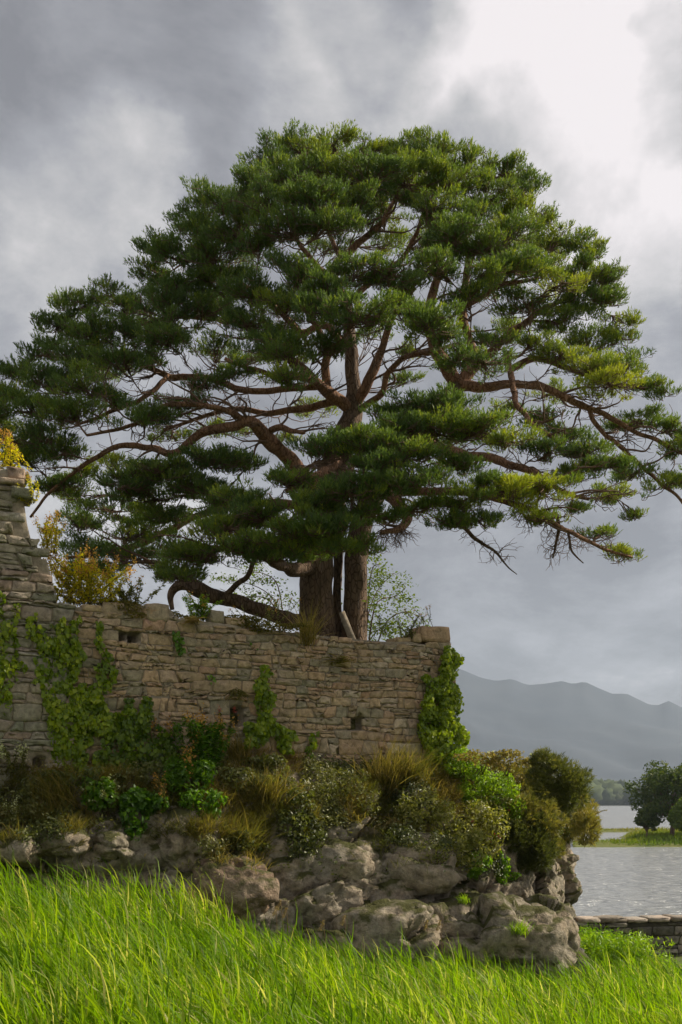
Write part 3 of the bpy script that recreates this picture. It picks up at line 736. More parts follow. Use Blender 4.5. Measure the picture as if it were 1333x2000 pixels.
while u < 8.8:
    w = rl.uniform(0.35, 0.8); hh = rl.uniform(0.10, 0.16); V, f, t = None, None, None
    q = np.array([(u, 1.0), (u + w / 2, 1.0), (u + w, 1.0), (u + w, 1.0 + hh), (u + w / 2, 1.0 + hh * rl.uniform(.9, 1.15)), (u, 1.0 + hh)])
    out = cell_outline(q, 0.012, rl); rings = []
    for o_, s in ((-0.55, 0.9), (-0.5, 1.0), (-0.02, 1.0), (0.05, 0.92)):
        c = out.mean(0); rings.append([low_pt(*(c + (p - c) * s + rl.normal(size=2) * 0.008), o_) for p in out])
    k = len(out); V = np.array(sum(rings, [])); fq = []
    for r in range(3):
        for i in range(k):
            j = (i + 1) % k; fq.append((r * k + i, r * k + j, (r + 1) * k + j, (r + 1) * k + i))
    V = np.vstack([V, V[3 * k:].mean(0), V[:k].mean(0)])
    tr = [(3 * k + i, 3 * k + (i + 1) % k, 4 * k) for i in range(k)] + [((i + 1) % k, i, 4 * k + 1) for i in range(k)]
    mesh_np("coping_stone", V, [np.array(fq), np.array(tr)], M['copestone'], low, np.full(len(V), rl.random()))
    u += w

# ------------------------------------------------------------------ the pine
TY = 23.8                                        # distance of the trunk
def T(px, py, d=0.0): return np.array(P(px, py, TY + d))
def tufts(C, D, n, length, width, spread, rng, tint, shoot=0.07):
    """needle tufts: n thin triangles round every shoot tip"""
    m = len(C); C = np.repeat(C, n, 0); D = np.repeat(D, n, 0); t = np.repeat(tint, n)
    nd = norm_(D + runit(m * n, rng) * spread)
    Ls = length * rng.uniform(0.65, 1.2, (m * n, 1))
    base = C + D * rng.uniform(-shoot, shoot, (m * n, 1))
    side = norm_(np.cross(nd, runit(m * n, rng))) * width * 0.5
    V = np.empty((m * n, 3, 3)); V[:, 0] = base - side; V[:, 1] = base + side; V[:, 2] = base + nd * Ls
    return V.reshape(-1, 3), np.arange(m * n * 3).reshape(-1, 3), np.repeat(np.clip(t + rng.normal(size=m * n) * 0.05, 0, 1), 3)

pine = empty("pine_tree", (pX(645, TY), TY, 6.95))
tag(pine, "huge spreading pine with a broad domed crown behind the ruined wall", "tree")
SKEL = []                                        # (point, radius) of all wood laid so far
def wood(name, path, rad, mat, sides, parent, n=None, wob=0.03, seed=0, register=True):
    path = np.asarray(path, float); n = n or max(8, int(len(path) * 6)); pr = np.column_stack([path, rad])
    s = smooth_path(pr, n); p, r = s[:, :3], np.maximum(s[:, 3], 0.006)
    w = np.stack([fbm(p * 2.1 + 11 * k, 2, 60 + k + seed) for k in range(3)], -1) - 0.5
    env = np.sin(np.linspace(0, np.pi, n))[:, None] ** 0.5
    p = p + w * wob * 4 * env
    V, f = tube(p, r, sides)
    if sides >= 10:                              # flutes and burrs on thick stems
        k = (fbm(V * (3, 3, 1.2), 3, 77) - 0.5); c = np.repeat(p, sides, 0); c = np.vstack([c, p[0], p[-1]])
        V = c + (V - c) * (1 + 0.5 * k)[:, None]
    if register:
        for a, b in zip(p, r): SKEL.append((a[0], a[1], a[2], b))
    if name is None: return V, f
    return mesh_np(name, V, f, mat, parent, smooth=True)
px_m = TY / F
def W(pts): return [T(x, y, d) for x, y, d, w in pts], [w * px_m / 2 for x, y, d, w in pts]
def limb(name, pts, mat='bark_red', sides=9, wob=0.035, seed=0):
    p, r = W(pts); return wood(name, p, r, M[mat], sides, pine, len(pts) * 7, wob, seed)
# stems
limb("trunk", [(622, 1290, -.1, 82), (621, 1235, -.1, 68), (620, 1160, -.1, 62), (622, 1080, -.1, 62), (632, 1000, -.1, 56), (650, 920, 0, 52), (675, 850, 0, 46), (690, 805, 0, 40), (690, 740, 0, 30), (684, 660, 0, 25), (680, 590, .2, 20)], 'bark', 16, .02)
limb("trunk", [(660, 1290, .3, 24), (658, 1230, .3, 19), (660, 1150, .3, 18), (662, 1060, .3, 18), (668, 980, .4, 16), (690, 900, .8, 13)], 'bark', 10, .02)
limb("trunk", [(692, 1290, .1, 60), (692, 1235, .1, 50), (695, 1160, .1, 46), (698, 1080, .1, 44), (712, 1010, .1, 42), (750, 930, .1, 40), (810, 850, .1, 36), (870, 785, .1, 34), (893, 752, .1, 32)], 'bark', 14, .02)
# main limbs
LIMBS = [
 [(893, 752, .1, 30), (872, 715, 0, 28), (850, 670, -.2, 24), (836, 620, -.4, 20), (850, 560, -.6, 16), (880, 500, -.5, 12), (900, 440, -.4, 8)],
 [(893, 752, .1, 24), (930, 715, .2, 20), (965, 680, .2, 16), (1010, 640, .3, 13), (1070, 600, .4, 9), (1130, 570, .4, 6)],
 [(905, 640, .3, 18), (903, 600, .3, 18), (907, 560, .3, 15), (915, 510, .2, 12), (905, 450, .1, 9), (890, 390, 0, 6)],
 [(900, 745, .1, 18), (925, 690, .4, 16), (912, 650, .4, 16), (905, 610, .3, 16)],
 [(905, 600, .3, 12), (945, 575, .2, 11), (990, 555, 0, 9), (1050, 545, -.2, 6)],
 [(690, 800, 0, 22), (715, 755, -.2, 20), (735, 710, -.3, 18), (748, 665, -.5, 15), (770, 610, -.8, 12), (810, 560, -1, 9)],
 [(690, 805, 0, 26), (655, 775, -.3, 24), (630, 755, -.6, 20), (600, 742, -1, 16), (555, 738, -1.6, 12), (500, 725, -2, 8), (440, 700, -2, 6)],
 [(640, 760, -.2, 18), (635, 720, -.4, 17), (640, 680, -.6, 14), (620, 640, -.8, 12), (600, 600, -1.2, 9)],
 [(700, 800, 0, 13), (745, 770, -.6, 12), (760, 730, -.9, 11), (790, 698, -1.2, 10), (835, 690, -1.6, 8), (900, 670, -2, 6)],
 [(640, 985, -.1, 34), (600, 940, -.5, 32), (560, 895, -1, 28), (525, 860, -1.5, 26), (500, 830, -1.8, 23), (478, 820, -2, 19), (430, 835, -2, 17), (385, 855, -2, 15), (340, 885, -2, 13), (300, 876, -1.8, 12), (240, 872, -1.5, 10), (180, 900, -1, 8), (110, 950, -.5, 6), (60, 1010, 0, 5)],
 [(520, 855, -1.4, 12), (540, 835, -1.8, 12), (570, 840, -2, 9), (595, 845, -2.4, 6)],
 [(640, 985, 0, 20), (585, 985, .6, 20), (520, 985, 1, 18), (440, 990, 1.2, 17), (360, 1020, 1.2, 15), (280, 1060, 1.2, 13), (200, 1080, 1.2, 10), (130, 1090, 1.2, 6)],
 [(500, 830, -1.8, 12), (430, 800, -2.4, 10), (340, 790, -2.6, 9), (260, 830, -2.4, 7), (170, 850, -2, 5)],
 [(660, 780, -.2, 16), (590, 800, .3, 14), (530, 805, .6, 12), (470, 800, .8, 10), (400, 815, 1, 8), (320, 840, 1, 6)],
 [(684, 690, 0, 16), (640, 640, .4, 15), (585, 645, .6, 13), (540, 600, .6, 11), (500, 570, .4, 9), (440, 540, .2, 7), (390, 500, 0, 5)],
 [(655, 770, -.3, 14), (590, 720, 0, 14), (540, 680, .2, 13), (480, 640, .2, 11), (420, 625, 0, 9), (340, 620, -.2, 7), (260, 640, -.3, 5)],
 [(630, 755, -.6, 12), (560, 760, -.8, 12), (480, 765, -.8, 12), (400, 735, -.6, 13), (330, 735, -.5, 12), (250, 700, -.5, 8), (180, 700, -.4, 5)],
 [(330, 735, -.5, 10), (290, 770, -.8, 9), (230, 800, -.8, 8), (150, 830, -.8, 5)],
 [(680, 600, .2, 18), (655, 540, 0, 15), (668, 505, -.2, 15), (700, 480, -.3, 13), (740, 440, -.4, 11), (770, 390, -.4, 7), (790, 340, -.2, 5)],
 [(655, 545, 0, 10), (610, 510, -.2, 9), (580, 460, -.3, 8), (560, 410, -.3, 6), (545, 350, -.2, 4)],
 [(680, 590, .2, 12), (740, 540, .4, 12), (790, 500, .3, 10), (820, 440, .2, 8), (850, 370, .1, 5)],
 [(668, 505, -.2, 10), (640, 450, 0, 8), (630, 390, .1, 6), (640, 330, .1, 4)],
 [(915, 510, .2, 9), (960, 460, .1, 8), (1000, 410, 0, 5)],
 [(893, 752, .1, 24), (960, 755, -.3, 18), (1020, 750, -.5, 15), (1080, 765, -.5, 13), (1130, 790, -.4, 12), (1180, 810, -.2, 11), (1240, 840, 0, 9), (1300, 870, 0, 7), (1360, 900, 0, 5)],
 [(1000, 720, -.3, 14), (1050, 700, -.2, 12), (1110, 720, -.2, 10), (1180, 740, -.1, 7), (1260, 760, 0, 5)],
 [(990, 690, -.4, 12), (1000, 740, -1.4, 12), (1010, 790, -2, 10), (1040, 830, -2.4, 8), (1090, 860, -2.4, 6)],
 [(810, 850, .1, 24), (870, 880, -.8, 20), (930, 890, -1.5, 16), (985, 905, -2, 13), (1040, 920, -2.4, 11), (1100, 960, -2.6, 8), (1150, 975, -2.4, 5)],
 [(1150, 795, -.3, 10), (1165, 830, -.3, 9), (1210, 870, -.2, 8), (1260, 920, 0, 7), (1310, 960, 0, 6), (1360, 1010, 0, 4)],
 [(740, 945, .1, 28), (780, 985, -1, 22), (795, 1010, -1.6, 18), (780, 1030, -2, 12), (745, 1040, -2.4, 8)],
 [(770, 960, -.5, 18), (850, 960, -1.5, 15), (930, 965, -2.2, 13), (1000, 985, -2.8, 11), (1060, 1010, -2.8, 9), (1110, 1040, -2.6, 8), (1170, 1070, -2.4, 6), (1235, 1088, -2.2, 4)],
 [(1085, 1000, -2.7, 7), (1090, 1040, -2.6, 6), (1080, 1090, -2.5, 3)],
 [(1110, 1040, -2.6, 5), (1115, 1075, -2.6, 4), (1140, 1100, -2.6, 2)],
 [(880, 1000, -2.2, 8), (925, 1050, -2.6, 7), (960, 1075, -2.8, 5), (985, 1105, -2.8, 3), (1010, 1122, -2.8, 1.5)],
 [(700, 880, 0, 20), (740, 860, -1.5, 16), (790, 860, -3, 12), (850, 850, -3.8, 8)],
 [(660, 900, -.2, 20), (650, 910, -2, 16), (620, 930, -3.5, 12), (560, 960, -4, 8)],
 [(690, 900, -.2, 18), (720, 900, -2, 14), (740, 920, -3.6, 10), (760, 930, -4.4, 7)],
 [(622, 1090, -.2, 34), (585, 1112, -.6, 30), (550, 1104, -1.4, 22), (500, 1080, -2.2, 16), (440, 1070, -2.6, 12), (370, 1090, -2.6, 8)],
 [(625, 1060, -.3, 18), (610, 1040, -2, 14), (570, 1050, -3.4, 10), (500, 1060, -3.8, 7)],
 [(600, 1215, -.3, 30), (565, 1208, -.5, 28), (520, 1194, -.7, 28), (470, 1178, -.8, 27), (430, 1168, -.9, 27), (395, 1152, -1, 30), (368, 1142, -1, 26), (345, 1148, -1, 18), (334, 1165, -1, 13), (337, 1190, -1, 9)],
 [(435, 1168, -.9, 11), (460, 1148, -1, 11), (480, 1130, -1.2, 10), (492, 1105, -1.6, 9), (500, 1080, -2, 7)],
 [(395, 1150, -1, 14), (350, 1120, -1, 12), (300, 1100, -.8, 9), (240, 1100, -.4, 6)],
]
for i, pts_ in enumerate(LIMBS):
    limb("limb", pts_, 'bark_red' if min(p[1] for p in pts_) < 1000 else 'bark', 10 if pts_[0][3] > 18 else 7, .035, i)

def in_poly(x, y, poly):
    ins = np.zeros(len(x), bool); n = len(poly)
    for i in range(n):
        x0, y0 = poly[i]; x1, y1 = poly[(i + 1) % n]
        c = ((y0 > y) != (y1 > y)); xi = (x1 - x0) * (y - y0) / ((y1 - y0) or 1e-9) + x0
        ins ^= c & (x < xi)
    return ins

# side branches: sinuous bare wood running out between the pads
srng = np.random.default_rng(808)
CROWN = [(0, 715), (60, 690), (70, 650), (150, 590), (260, 570), (280, 500), (350, 440), (420, 390), (490, 350), (540, 300), (640, 285), (830, 295), (930, 325), (1030, 360), (1080, 450), (1180, 510), (1210, 600), (1240, 690), (1290, 760), (1340, 860),
         (1300, 960), (1240, 1010), (1150, 1000), (1060, 1030), (940, 1030), (820, 1030), (720, 1060), (560, 1080), (400, 1100), (200, 1090), (120, 1050), (90, 960), (0, 900)]
def inside_crown(p):
    return bool(in_poly(np.array([CX + p[0] / p[1] * F]), np.array([HY - (p[2] - HC) / p[1] * F]), CROWN)[0])
for name_, step, lmin, lmax, rmax in (("side_branch", 0.68, 0.7, 1.9, 0.032), ("bare_branch", 0.66, 0.35, 1.1, 0.018)):
    for i, pts_ in enumerate(LIMBS):
        if pts_[0][1] > 1195: continue
        p, r = W(pts_); pr = smooth_path(np.column_stack([p, r]), 40); seg = np.linalg.norm(np.diff(pr[:, :3], axis=0), axis=1).sum()
        for k in range(int(seg / step)):
            for attempt in range(6):
                j = int(srng.integers(8, 39)); a = pr[j, :3]; ra = pr[j, 3]; tg = norm_(pr[j, :3] - pr[j - 2, :3]); th = srng.choice([-1, 1]) * srng.uniform(0.35, 1.2)
                hd = np.array([tg[0] * math.cos(th) - tg[1] * math.sin(th), tg[0] * math.sin(th) + tg[1] * math.cos(th), tg[2] * 0.5 + srng.normal() * 0.2 + 0.12])
                out = np.array([a[0] - pX(690, TY), a[1] - TY, 0]); hd = norm_(norm_(hd) + 0.5 * norm_(out)); ln = srng.uniform(lmin, lmax)
                q = [a]; d_ = hd.copy()
                for m in range(6):
                    d_ = norm_((d_ + srng.normal(size=3) * (0.36, 0.36, 0.24)) * (1, 1, 0.85)); q.append(q[-1] + d_ * ln / 6)
                if inside_crown(q[-1]) and inside_crown(q[4]): break
            else: continue
            mb = MB(); r0 = max(0.011, min(ra * 0.6, rmax))
            V, f = wood(None, q, np.linspace(r0, 0.007, 7), None, 6, None, 16, 0.02, i + k); mb.add(V, f); base_ = SKEL[-16:]
            for fk in range(6):
                b0 = np.array(base_[int(srng.integers(4, 16))][:3]); e = norm_(d_ + srng.normal(size=3) * (0.7, 0.7, 0.4)); l2 = srng.uniform(0.2, 0.55)
                mb.add(*tube(smooth_path([b0, b0 + e * l2 * .35 + srng.normal(size=3) * .03, b0 + e * l2 * .7 + srng.normal(size=3) * .04, b0 + e * l2 + (0, 0, .04)], 7), np.linspace(.009, .004, 7), 4, False))
            mb.build(name_, M['twig'], pine, smooth=True)

# foliage pads: (column, row, half width, half height in photo pixels, depth from the trunk in metres, painted sunlight step)
PADS = """530 310 52 30 0 0|590 285 50 26 .5 1|650 280 55 22 0 2|720 286 50 22 0 1|790 288 50 22 .5 1|850 300 55 28 0 1|920 316 50 26 0 1|990 336 50 30 0 1|1028 366 36 30 0 1
500 350 45 26 -1.5 0|560 352 60 30 -2 0|640 332 70 30 -2 2|720 342 70 30 -2 0|800 345 60 30 -1.5 1|870 345 60 30 -1.5 2|950 372 60 30 -1 1|1010 410 50 30 -.5 2
400 386 42 22 0 1|440 392 60 30 -1 0|520 396 70 30 -2.5 0|610 396 70 32 -3 0|690 388 55 24 -2.5 0|850 395 50 22 -2 1|920 420 55 25 -1.5 1|990 450 50 30 -1.5 1|1060 430 36 28 0 1|1080 470 40 30 0 2
366 420 40 26 0 0|400 450 60 32 -1 0|470 442 60 30 -2 0|560 442 60 28 -3 0|640 432 60 25 -3.2 0|890 452 55 25 -2.5 0|960 482 60 28 -2 1|1120 466 40 20 0 1|1152 492 42 28 0 2
308 480 36 26 0 0|350 492 55 30 -1 0|420 492 60 28 -1.5 0|298 530 40 30 0 0|350 552 60 32 -1 0|430 545 60 22 -1 0|500 470 45 18 -2.5 0|560 515 45 18 -3 1
590 535 48 20 -3.5 0|700 528 60 24 -3.5 0|640 560 50 20 -3.8 0|770 525 60 24 -3.5 0|840 520 50 20 -3 0|500 565 55 20 -2.5 0
1000 520 60 24 -2 1|1060 520 50 25 -1 1|1100 542 42 18 -1.5 3|1140 540 55 30 0 1|1188 540 32 30 0 1|1172 582 48 28 0 1|1100 590 60 24 0 1|1030 585 60 20 -1 1|940 530 45 16 -2.5 2|910 570 48 18 -2.5 1
640 600 70 26 -4 0|560 592 50 20 -3 1|710 610 70 28 -4.3 0|790 600 50 20 -3.5 0|840 626 60 24 -4.3 1|480 622 55 22 -2 0|400 600 60 26 -1 0|330 602 60 30 -1 0|285 590 40 30 0 0
210 566 45 22 0 1|150 592 50 28 0 1|240 602 45 28 -.5 0|110 632 45 30 0 0|180 642 55 28 -1 0|260 652 60 28 -1 0|330 660 55 26 -1.5 0|420 672 45 18 -1 0|520 660 50 18 -3 0|570 682 55 22 -3.5 1|640 672 45 18 -3.5 0
90 682 45 28 0 0|160 692 55 28 -1 0|240 700 55 24 -1.5 0|300 695 40 20 -1 0|30 722 45 26 0 1|90 742 60 28 -1 0|170 752 60 28 -2 0|10 762 50 30 0 0|60 792 60 28 -1 1|140 800 60 28 -2 0|215 770 40 18 -1.5 0|20 842 60 28 0 1|90 850 55 25 -1 0|60 890 55 26 0 0|130 876 40 20 -1 0|-40 800 60 30 -1 0|-60 870 60 30 0 0
400 742 42 16 -2 0|450 728 38 15 -2 0|290 812 55 20 -2.5 0|345 790 36 15 -2 0|560 735 42 18 -4 1|385 780 30 12 -2 0
110 948 45 18 0 0|160 920 35 16 0 2|250 932 60 20 -2 0|330 912 60 20 -2.5 0|420 890 60 24 -2.5 0|480 902 45 18 -2 0|300 962 60 20 -1.5 0|220 985 60 20 0 0|380 945 60 20 -2 0|150 1015 60 20 1 0|250 1032 70 22 0 0|330 1005 60 20 -1 0|170 1065 60 22 1 0|270 1085 60 22 0 0|350 1060 60 20 -1 0|200 1110 50 16 .5 0|430 960 40 16 -2 0
560 932 60 24 -4 1|640 872 60 24 -4.5 0|720 862 60 28 -5 0|790 880 60 25 -5 0|600 982 70 28 -4.5 0|500 992 60 25 -4 0|440 1022 60 25 -3.5 1|680 950 60 25 -5 0|750 940 60 25 -5 0|830 932 55 22 -5 1|560 1040 70 28 -4.5 1|640 1022 60 24 -4.8 0|480 1060 60 25 -4 1|400 1080 60 25 -3 1|350 1112 48 18 -2.5 1|540 1082 50 18 -4 0|700 1000 50 20 -4.5 0|700 1062 40 18 -4 1|770 1005 40 16 -4 0|640 1062 40 18 -4.5 1|470 960 45 18 -3.5 1
800 790 70 24 -4 0|880 790 60 24 -4 0|900 690 45 18 -3.5 0|960 702 50 20 -3 0|960 660 40 18 -2 0|860 822 60 25 -4.5 1|940 832 60 25 -4.5 1|1000 852 45 22 -4.5 3|780 832 60 25 -4.5 0|1060 812 45 20 -2 0|1100 842 40 20 -2 1|870 645 40 16 -3.5 1|740 905 50 20 -5 0
1100 680 50 20 -1 2|1150 662 50 20 0 1|1200 622 36 20 0 2|1212 652 42 16 0 2|1232 690 36 16 0 1|1150 712 60 22 -1 3|1210 722 55 20 -1 1|1190 746 60 18 -1.5 3|1270 742 42 16 0 1|1298 760 24 14 0 1|1090 625 50 18 0 1|1050 660 36 14 -1 1
1250 812 60 14 0 1|1310 832 50 16 0 1|1335 872 40 14 0 1|1150 872 55 18 -2 1|1190 902 50 15 -2 1|1070 872 45 20 -2.5 0|1000 952 60 24 -4 3|1060 950 55 22 -3.5 3|950 940 45 20 -4 1|900 902 50 20 -4 0|900 970 50 20 -4 1|1120 922 45 18 -2 1|1180 962 50 15 -1.5 2|1240 922 55 13 0 1|1300 942 45 14 0 1|1060 1000 50 16 -3 2|880 1010 45 18 -3.5 0|830 980 40 16 -4 0|1245 1000 24 8 -1 1|1172 1036 34 11 -2 1|1222 1076 42 12 -2 2|940 1010 40 14 -3.5 1|1380 850 60 20 0 1|1390 930 60 18 0 1|1120 985 34 10 -2.5 1
750 400 60 24 3 2|560 580 60 20 3 1|860 470 60 20 3 1|960 560 60 20 3 1|450 500 60 20 3 0|640 480 50 18 3 1|1050 480 60 22 3 1|300 640 60 22 3 1|200 720 60 22 3 1|460 700 50 16 3.5 1|760 470 50 16 3.4 2|560 690 50 15 3.5 1|420 830 45 12 2.5 2|340 850 45 12 2.5 2|230 900 50 14 2.5 2|610 790 45 14 3 2|720 650 45 14 3 1|780 740 40 12 3 1|990 640 50 15 3 1|1080 760 50 13 2.5 2|700 330 60 22 3 1|480 400 50 22 3 1|850 360 50 20 3 1|480 840 30 10 2.5 2|150 960 50 14 2.4 2|1000 800 40 12 3 1|560 850 36 10 3 2|290 1000 50 14 2.6 1|800 680 36 11 3 2|880 860 40 12 3 1|420 580 50 18 3 0"""
pads = []
for tok in PADS.replace("\n", "|").split("|"):
    a = [float(x) for x in tok.split()]
    pads.append([a[0], a[1], a[2] * 0.95, a[3] * 0.9] + a[4:])
prng = np.random.default_rng(55)
for a in list(pads):          # second rank of smaller pads that closes the dome
    if a[1] < 640 and 330 < a[0] < 1130 and a[4] < 2 and prng.random() < 0.22:
        pads.append([a[0] + prng.uniform(-40, 40) + (20 if a[0] < 600 else -20 if a[0] > 850 else 0), a[1] + prng.uniform(8, 38), a[2] * 0.8, a[3] * 0.8, a[4] + prng.uniform(0.4, 2.2), prng.integers(0, 2)])
    elif a[1] > 870 and a[0] < 620 and a[4] < 2 and prng.random() < 0.5:   # fuller skirt on the left
        pads.append([a[0] + prng.uniform(-35, 35), a[1] + prng.uniform(-12, 22), a[2] * 0.85, a[3] * 0.9, a[4] + prng.uniform(-0.6, 1.2), prng.integers(0, 2)])
order = sorted(pads, key=lambda a: math.hypot(a[0] - 690, (a[1] - 800) * 0.9) + abs(a[4]) * 20)
TOTAL_T = 0
for pi, (cx_, cy_, rx, ry, dz, lit_step) in enumerate(order):
    c = T(cx_, cy_, dz); s = (TY + dz) / F
    ax, az = rx * s * 1.08, ry * s; ay = ax * prng.uniform(0.75, 1.05)
    # find the wood to grow from: near, not above the pad, and closer to the stems than the pad
    sk = np.array(SKEL); dl = sk[:, :3] - c
    axis = np.array([T(690, 800)[0], TY]); rp_ = np.hypot(*(c[:2] - axis)); rs_ = np.hypot(sk[:, 0] - axis[0], sk[:, 1] - axis[1])
    cost = np.linalg.norm(dl, axis=1) + 1.6 * np.maximum(0, dl[:, 2] - 0.1) + 1.2 * np.maximum(0, rs_ - rp_) + 0.25 * np.maximum(0, 0.35 - np.abs(dl[:, 2]))
    cost = cost + np.where(sk[:, 3] < 0.012, 0.6, 0)
    j = int(np.argmin(cost)); st, sr = sk[j, :3], sk[j, 3]
    end = c + np.array([0, 0, -az * 0.55]); ln = np.linalg.norm(end - st)
    up = 0.10 * ln
    mid1 = st + (end - st) * 0.35 + np.array([0, 0, up * prng.uniform(-0.3, 1.0)]) + runit(1, prng)[0] * 0.07 * ln
    mid2 = st + (end - st) * 0.72 + np.array([0, 0, up * prng.uniform(-0.2, 0.6)]) + runit(1, prng)[0] * 0.07 * ln
    r0 = min(sr * 0.75, 0.030 + 0.020 * ln); r0 = max(r0, 0.016)
    mb = MB()
    V, f = wood(None, [st, mid1, mid2, end], [r0, r0 * 0.8, r0 * 0.62, 0.012], None, 6, None, 14, 0.03, pi)
    mb.add(V, f)
    # the pad is a group of rounded shoots-bunches, each on a twig of its own
    bz = SKEL[-14:]; nl = max(8, int(rx * (ry + 10) / 70)); Cs, Ds, Ts = [], [], []
    base_t = (0.36, 0.48, 0.64, 0.86)[int(lit_step)] + prng.normal() * 0.05  # higher steps paint sunlit and backlit pads lighter and yellower
    for k in range(nl):
        th = prng.uniform(0, 2 * math.pi); rr_ = math.sqrt(prng.uniform(0.0, 1.0)); er = 1 + 0.14 * prng.normal()
        lc = c + np.array([math.cos(th) * ax * rr_ * 0.90 * er, math.sin(th) * ay * rr_ * 0.90 * er, az * (0.60 * math.sqrt(max(0, 1 - rr_ ** 2)) - 0.25 + prng.normal() * 0.36) - 0.10])
        lr = prng.uniform(0.10, 0.22) * min(1, 0.5 + rx / 100); la = lr * prng.uniform(1.2, 1.9); lh = lr * prng.uniform(0.35, 0.7)
        ph = th + prng.normal() * 0.5; e1_ = np.array([math.cos(ph), math.sin(ph), 0.10]); e2_ = np.array([-math.sin(ph), math.cos(ph), 0])
        b0 = np.array(bz[int(prng.integers(5, 14))][:3]); foot = lc - e1_ * la * 0.7 + np.array([0, 0, -lh * 0.5])
        m_ = (b0 + foot) / 2 + np.array([0, 0, -0.08 * np.linalg.norm(foot - b0)]) + runit(1, prng)[0] * 0.05
        pth = smooth_path([b0, m_, foot, lc + e1_ * la * 0.6], 7); pth[1:-1] += prng.normal(size=(5, 3)) * 0.014
        mb.add(*tube(pth, np.linspace(0.015, 0.004, 7), 3, False))
        for q in range(2):
            e0 = pth[int(prng.integers(3, 7))]; e1 = lc + e1_ * la * prng.uniform(-.6, 1) + e2_ * lr * prng.uniform(-1.2, 1.2) - np.array([0, 0, lh * 0.3])
            mb.add(*tube([e0, (e0 + e1) / 2 + prng.normal(size=3) * 0.025 - (0, 0, 0.02), e1], [0.007, 0.006, 0.004], 3, False))
        n = int(46 * (lr * la) / 0.038 * prng.uniform(0.3, 1.25))
        v = runit(n, prng); v[:, 2] = np.where(v[:, 2] < -0.3, -v[:, 2], v[:, 2]); v = v * (prng.uniform(0.3, 1.1, n) ** 0.5)[:, None]
        Cs.append(lc + np.outer(v[:, 0] * la, e1_) + np.outer(v[:, 1] * lr, e2_) + np.outer(v[:, 2] * lh, (0, 0, 1.0)))
        Ds.append(norm_(np.outer(v[:, 0] * 0.6 + 0.25, e1_) + np.outer(v[:, 1] * 0.6, e2_) + np.outer(0.85 + 0.2 * v[:, 2], (0, 0, 1.0)) + prng.normal(size=(n, 3)) * 0.20))
        Ts.append(base_t + prng.normal() * 0.12 + prng.normal(size=n) * 0.09 + np.where(prng.random(n) < 0.02, 0.3, 0))
    br = mb.build("branch", M['twig'], pine, smooth=True)
    V, f, t = tufts(np.concatenate(Cs), np.concatenate(Ds), 6, 0.074, 0.0205, 0.60, prng, np.clip(np.concatenate(Ts), 0, 1))
    TOTAL_T += len(f)
    tag(mesh_np("needle_clump", V, f, M['needles'], br, t), kind="stuff")
# small bare twigs hanging under the crown's right side and around the stems
mb = MB()
for (x, y, d) in [(930, 1060, -2.7), (960, 1080, -2.8), (1000, 1040, -2.8), (1040, 1050, -2.8), (1085, 1080, -2.6), (1090, 1050, -2.6), (1120, 1075, -2.6), (780, 1080, -2), (790, 1060, -2), (770, 1100, -2), (805, 1050, -2), (800, 1085, -1.8), (1150, 1080, -2.4), (1200, 1088, -2.3), (1010, 1075, -2.8), (1060, 1085, -2.6), (720, 1085, -2), (745, 1075, -2.2)]:
    sk = np.array(SKEL)[:, :3]
    for q in range(8):
        t0 = T(x + prng.uniform(-22, 22), y - prng.uniform(5, 32), d); k = int(np.argmin(np.linalg.norm(sk - t0, axis=1))); a = sk[k]
        if np.linalg.norm(a - t0) > 1.1: continue
        p_ = [a]; d_ = norm_(t0 - a + np.array([prng.uniform(-.3, .4), prng.uniform(-.2, .2), prng.uniform(-.35, .05)]))
        for m in range(6): d_ = norm_(d_ + prng.normal(size=3) * 0.42); p_.append(p_[-1] + d_ * prng.uniform(.05, .11))
        mb.add(*tube(smooth_path(p_, 13), np.linspace(0.009, 0.0035, 13), 4, False))
        for m in range(2):
            b = p_[int(prng.integers(2, 6))]; e = norm_(d_ + prng.normal(size=3) * .8); mb.add(*tube(smooth_path([b, b + e * .09 + prng.normal(size=3) * .02, b + e * .2], 5), np.linspace(.005, .003, 5), 3, False))
tag(mb.build("dead_twigs", M['twig'], pine), kind="stuff")

# ------------------------------------------------------------------ plants
BV = np.concatenate([v for v, f in COLLIDE]); bf = []; k0 = 0
for v, f in COLLIDE:
    bf += (f + k0).tolist(); k0 += len(v)
BVH = BVHTree.FromPolygons([Vector(v) for v in BV.tolist()], bf)
CAMP = Vector((0, 0, HC))
def hit(px, py, fallback=19.0):
    """the solid surface seen through a photo pixel, and its normal towards the viewer"""
    d = Vector(((px - CX) / F, 1, (HY - py) / F)).normalized()
    loc, nr, idx, dist = BVH.ray_cast(CAMP, d, 60)
    if loc is None: return np.array(P(px, py, fallback)), np.array([0.3, -0.9, 0.2])
    if nr.dot(d) > 0: nr = -nr
    return np.array(loc), np.array(nr)

def leaves(C, Nn, size, rng, tint, aspect=0.8, fold=0.25, droop=None):
    """small pointed leaves: two folded halves each"""
    m = len(C); Nn = norm_(Nn); t1 = norm_(np.cross(Nn, runit(m, rng)))
    if droop is not None: t1 = norm_(t1 * 0.6 + np.array([0, 0, -1]) * droop); 
    t2 = norm_(np.cross(Nn, t1)); s = size * rng.uniform(0.6, 1.3, (m, 1)); w = s * aspect * 0.5
    V = np.empty((m, 4, 3))
    V[:, 0] = C - t1 * s * 0.5; V[:, 2] = C + t1 * s * 0.5
    V[:, 1] = C + t2 * w + Nn * s * fold - t1 * s * 0.08; V[:, 3] = C - t2 * w + Nn * s * fold - t1 * s * 0.08
    i = np.arange(m)[:, None] * 4
    f = np.concatenate([i + [0, 1, 2], i + [0, 2, 3]], 0)
    return V.reshape(-1, 3), f, np.repeat(np.clip(tint, 0, 1), 4)

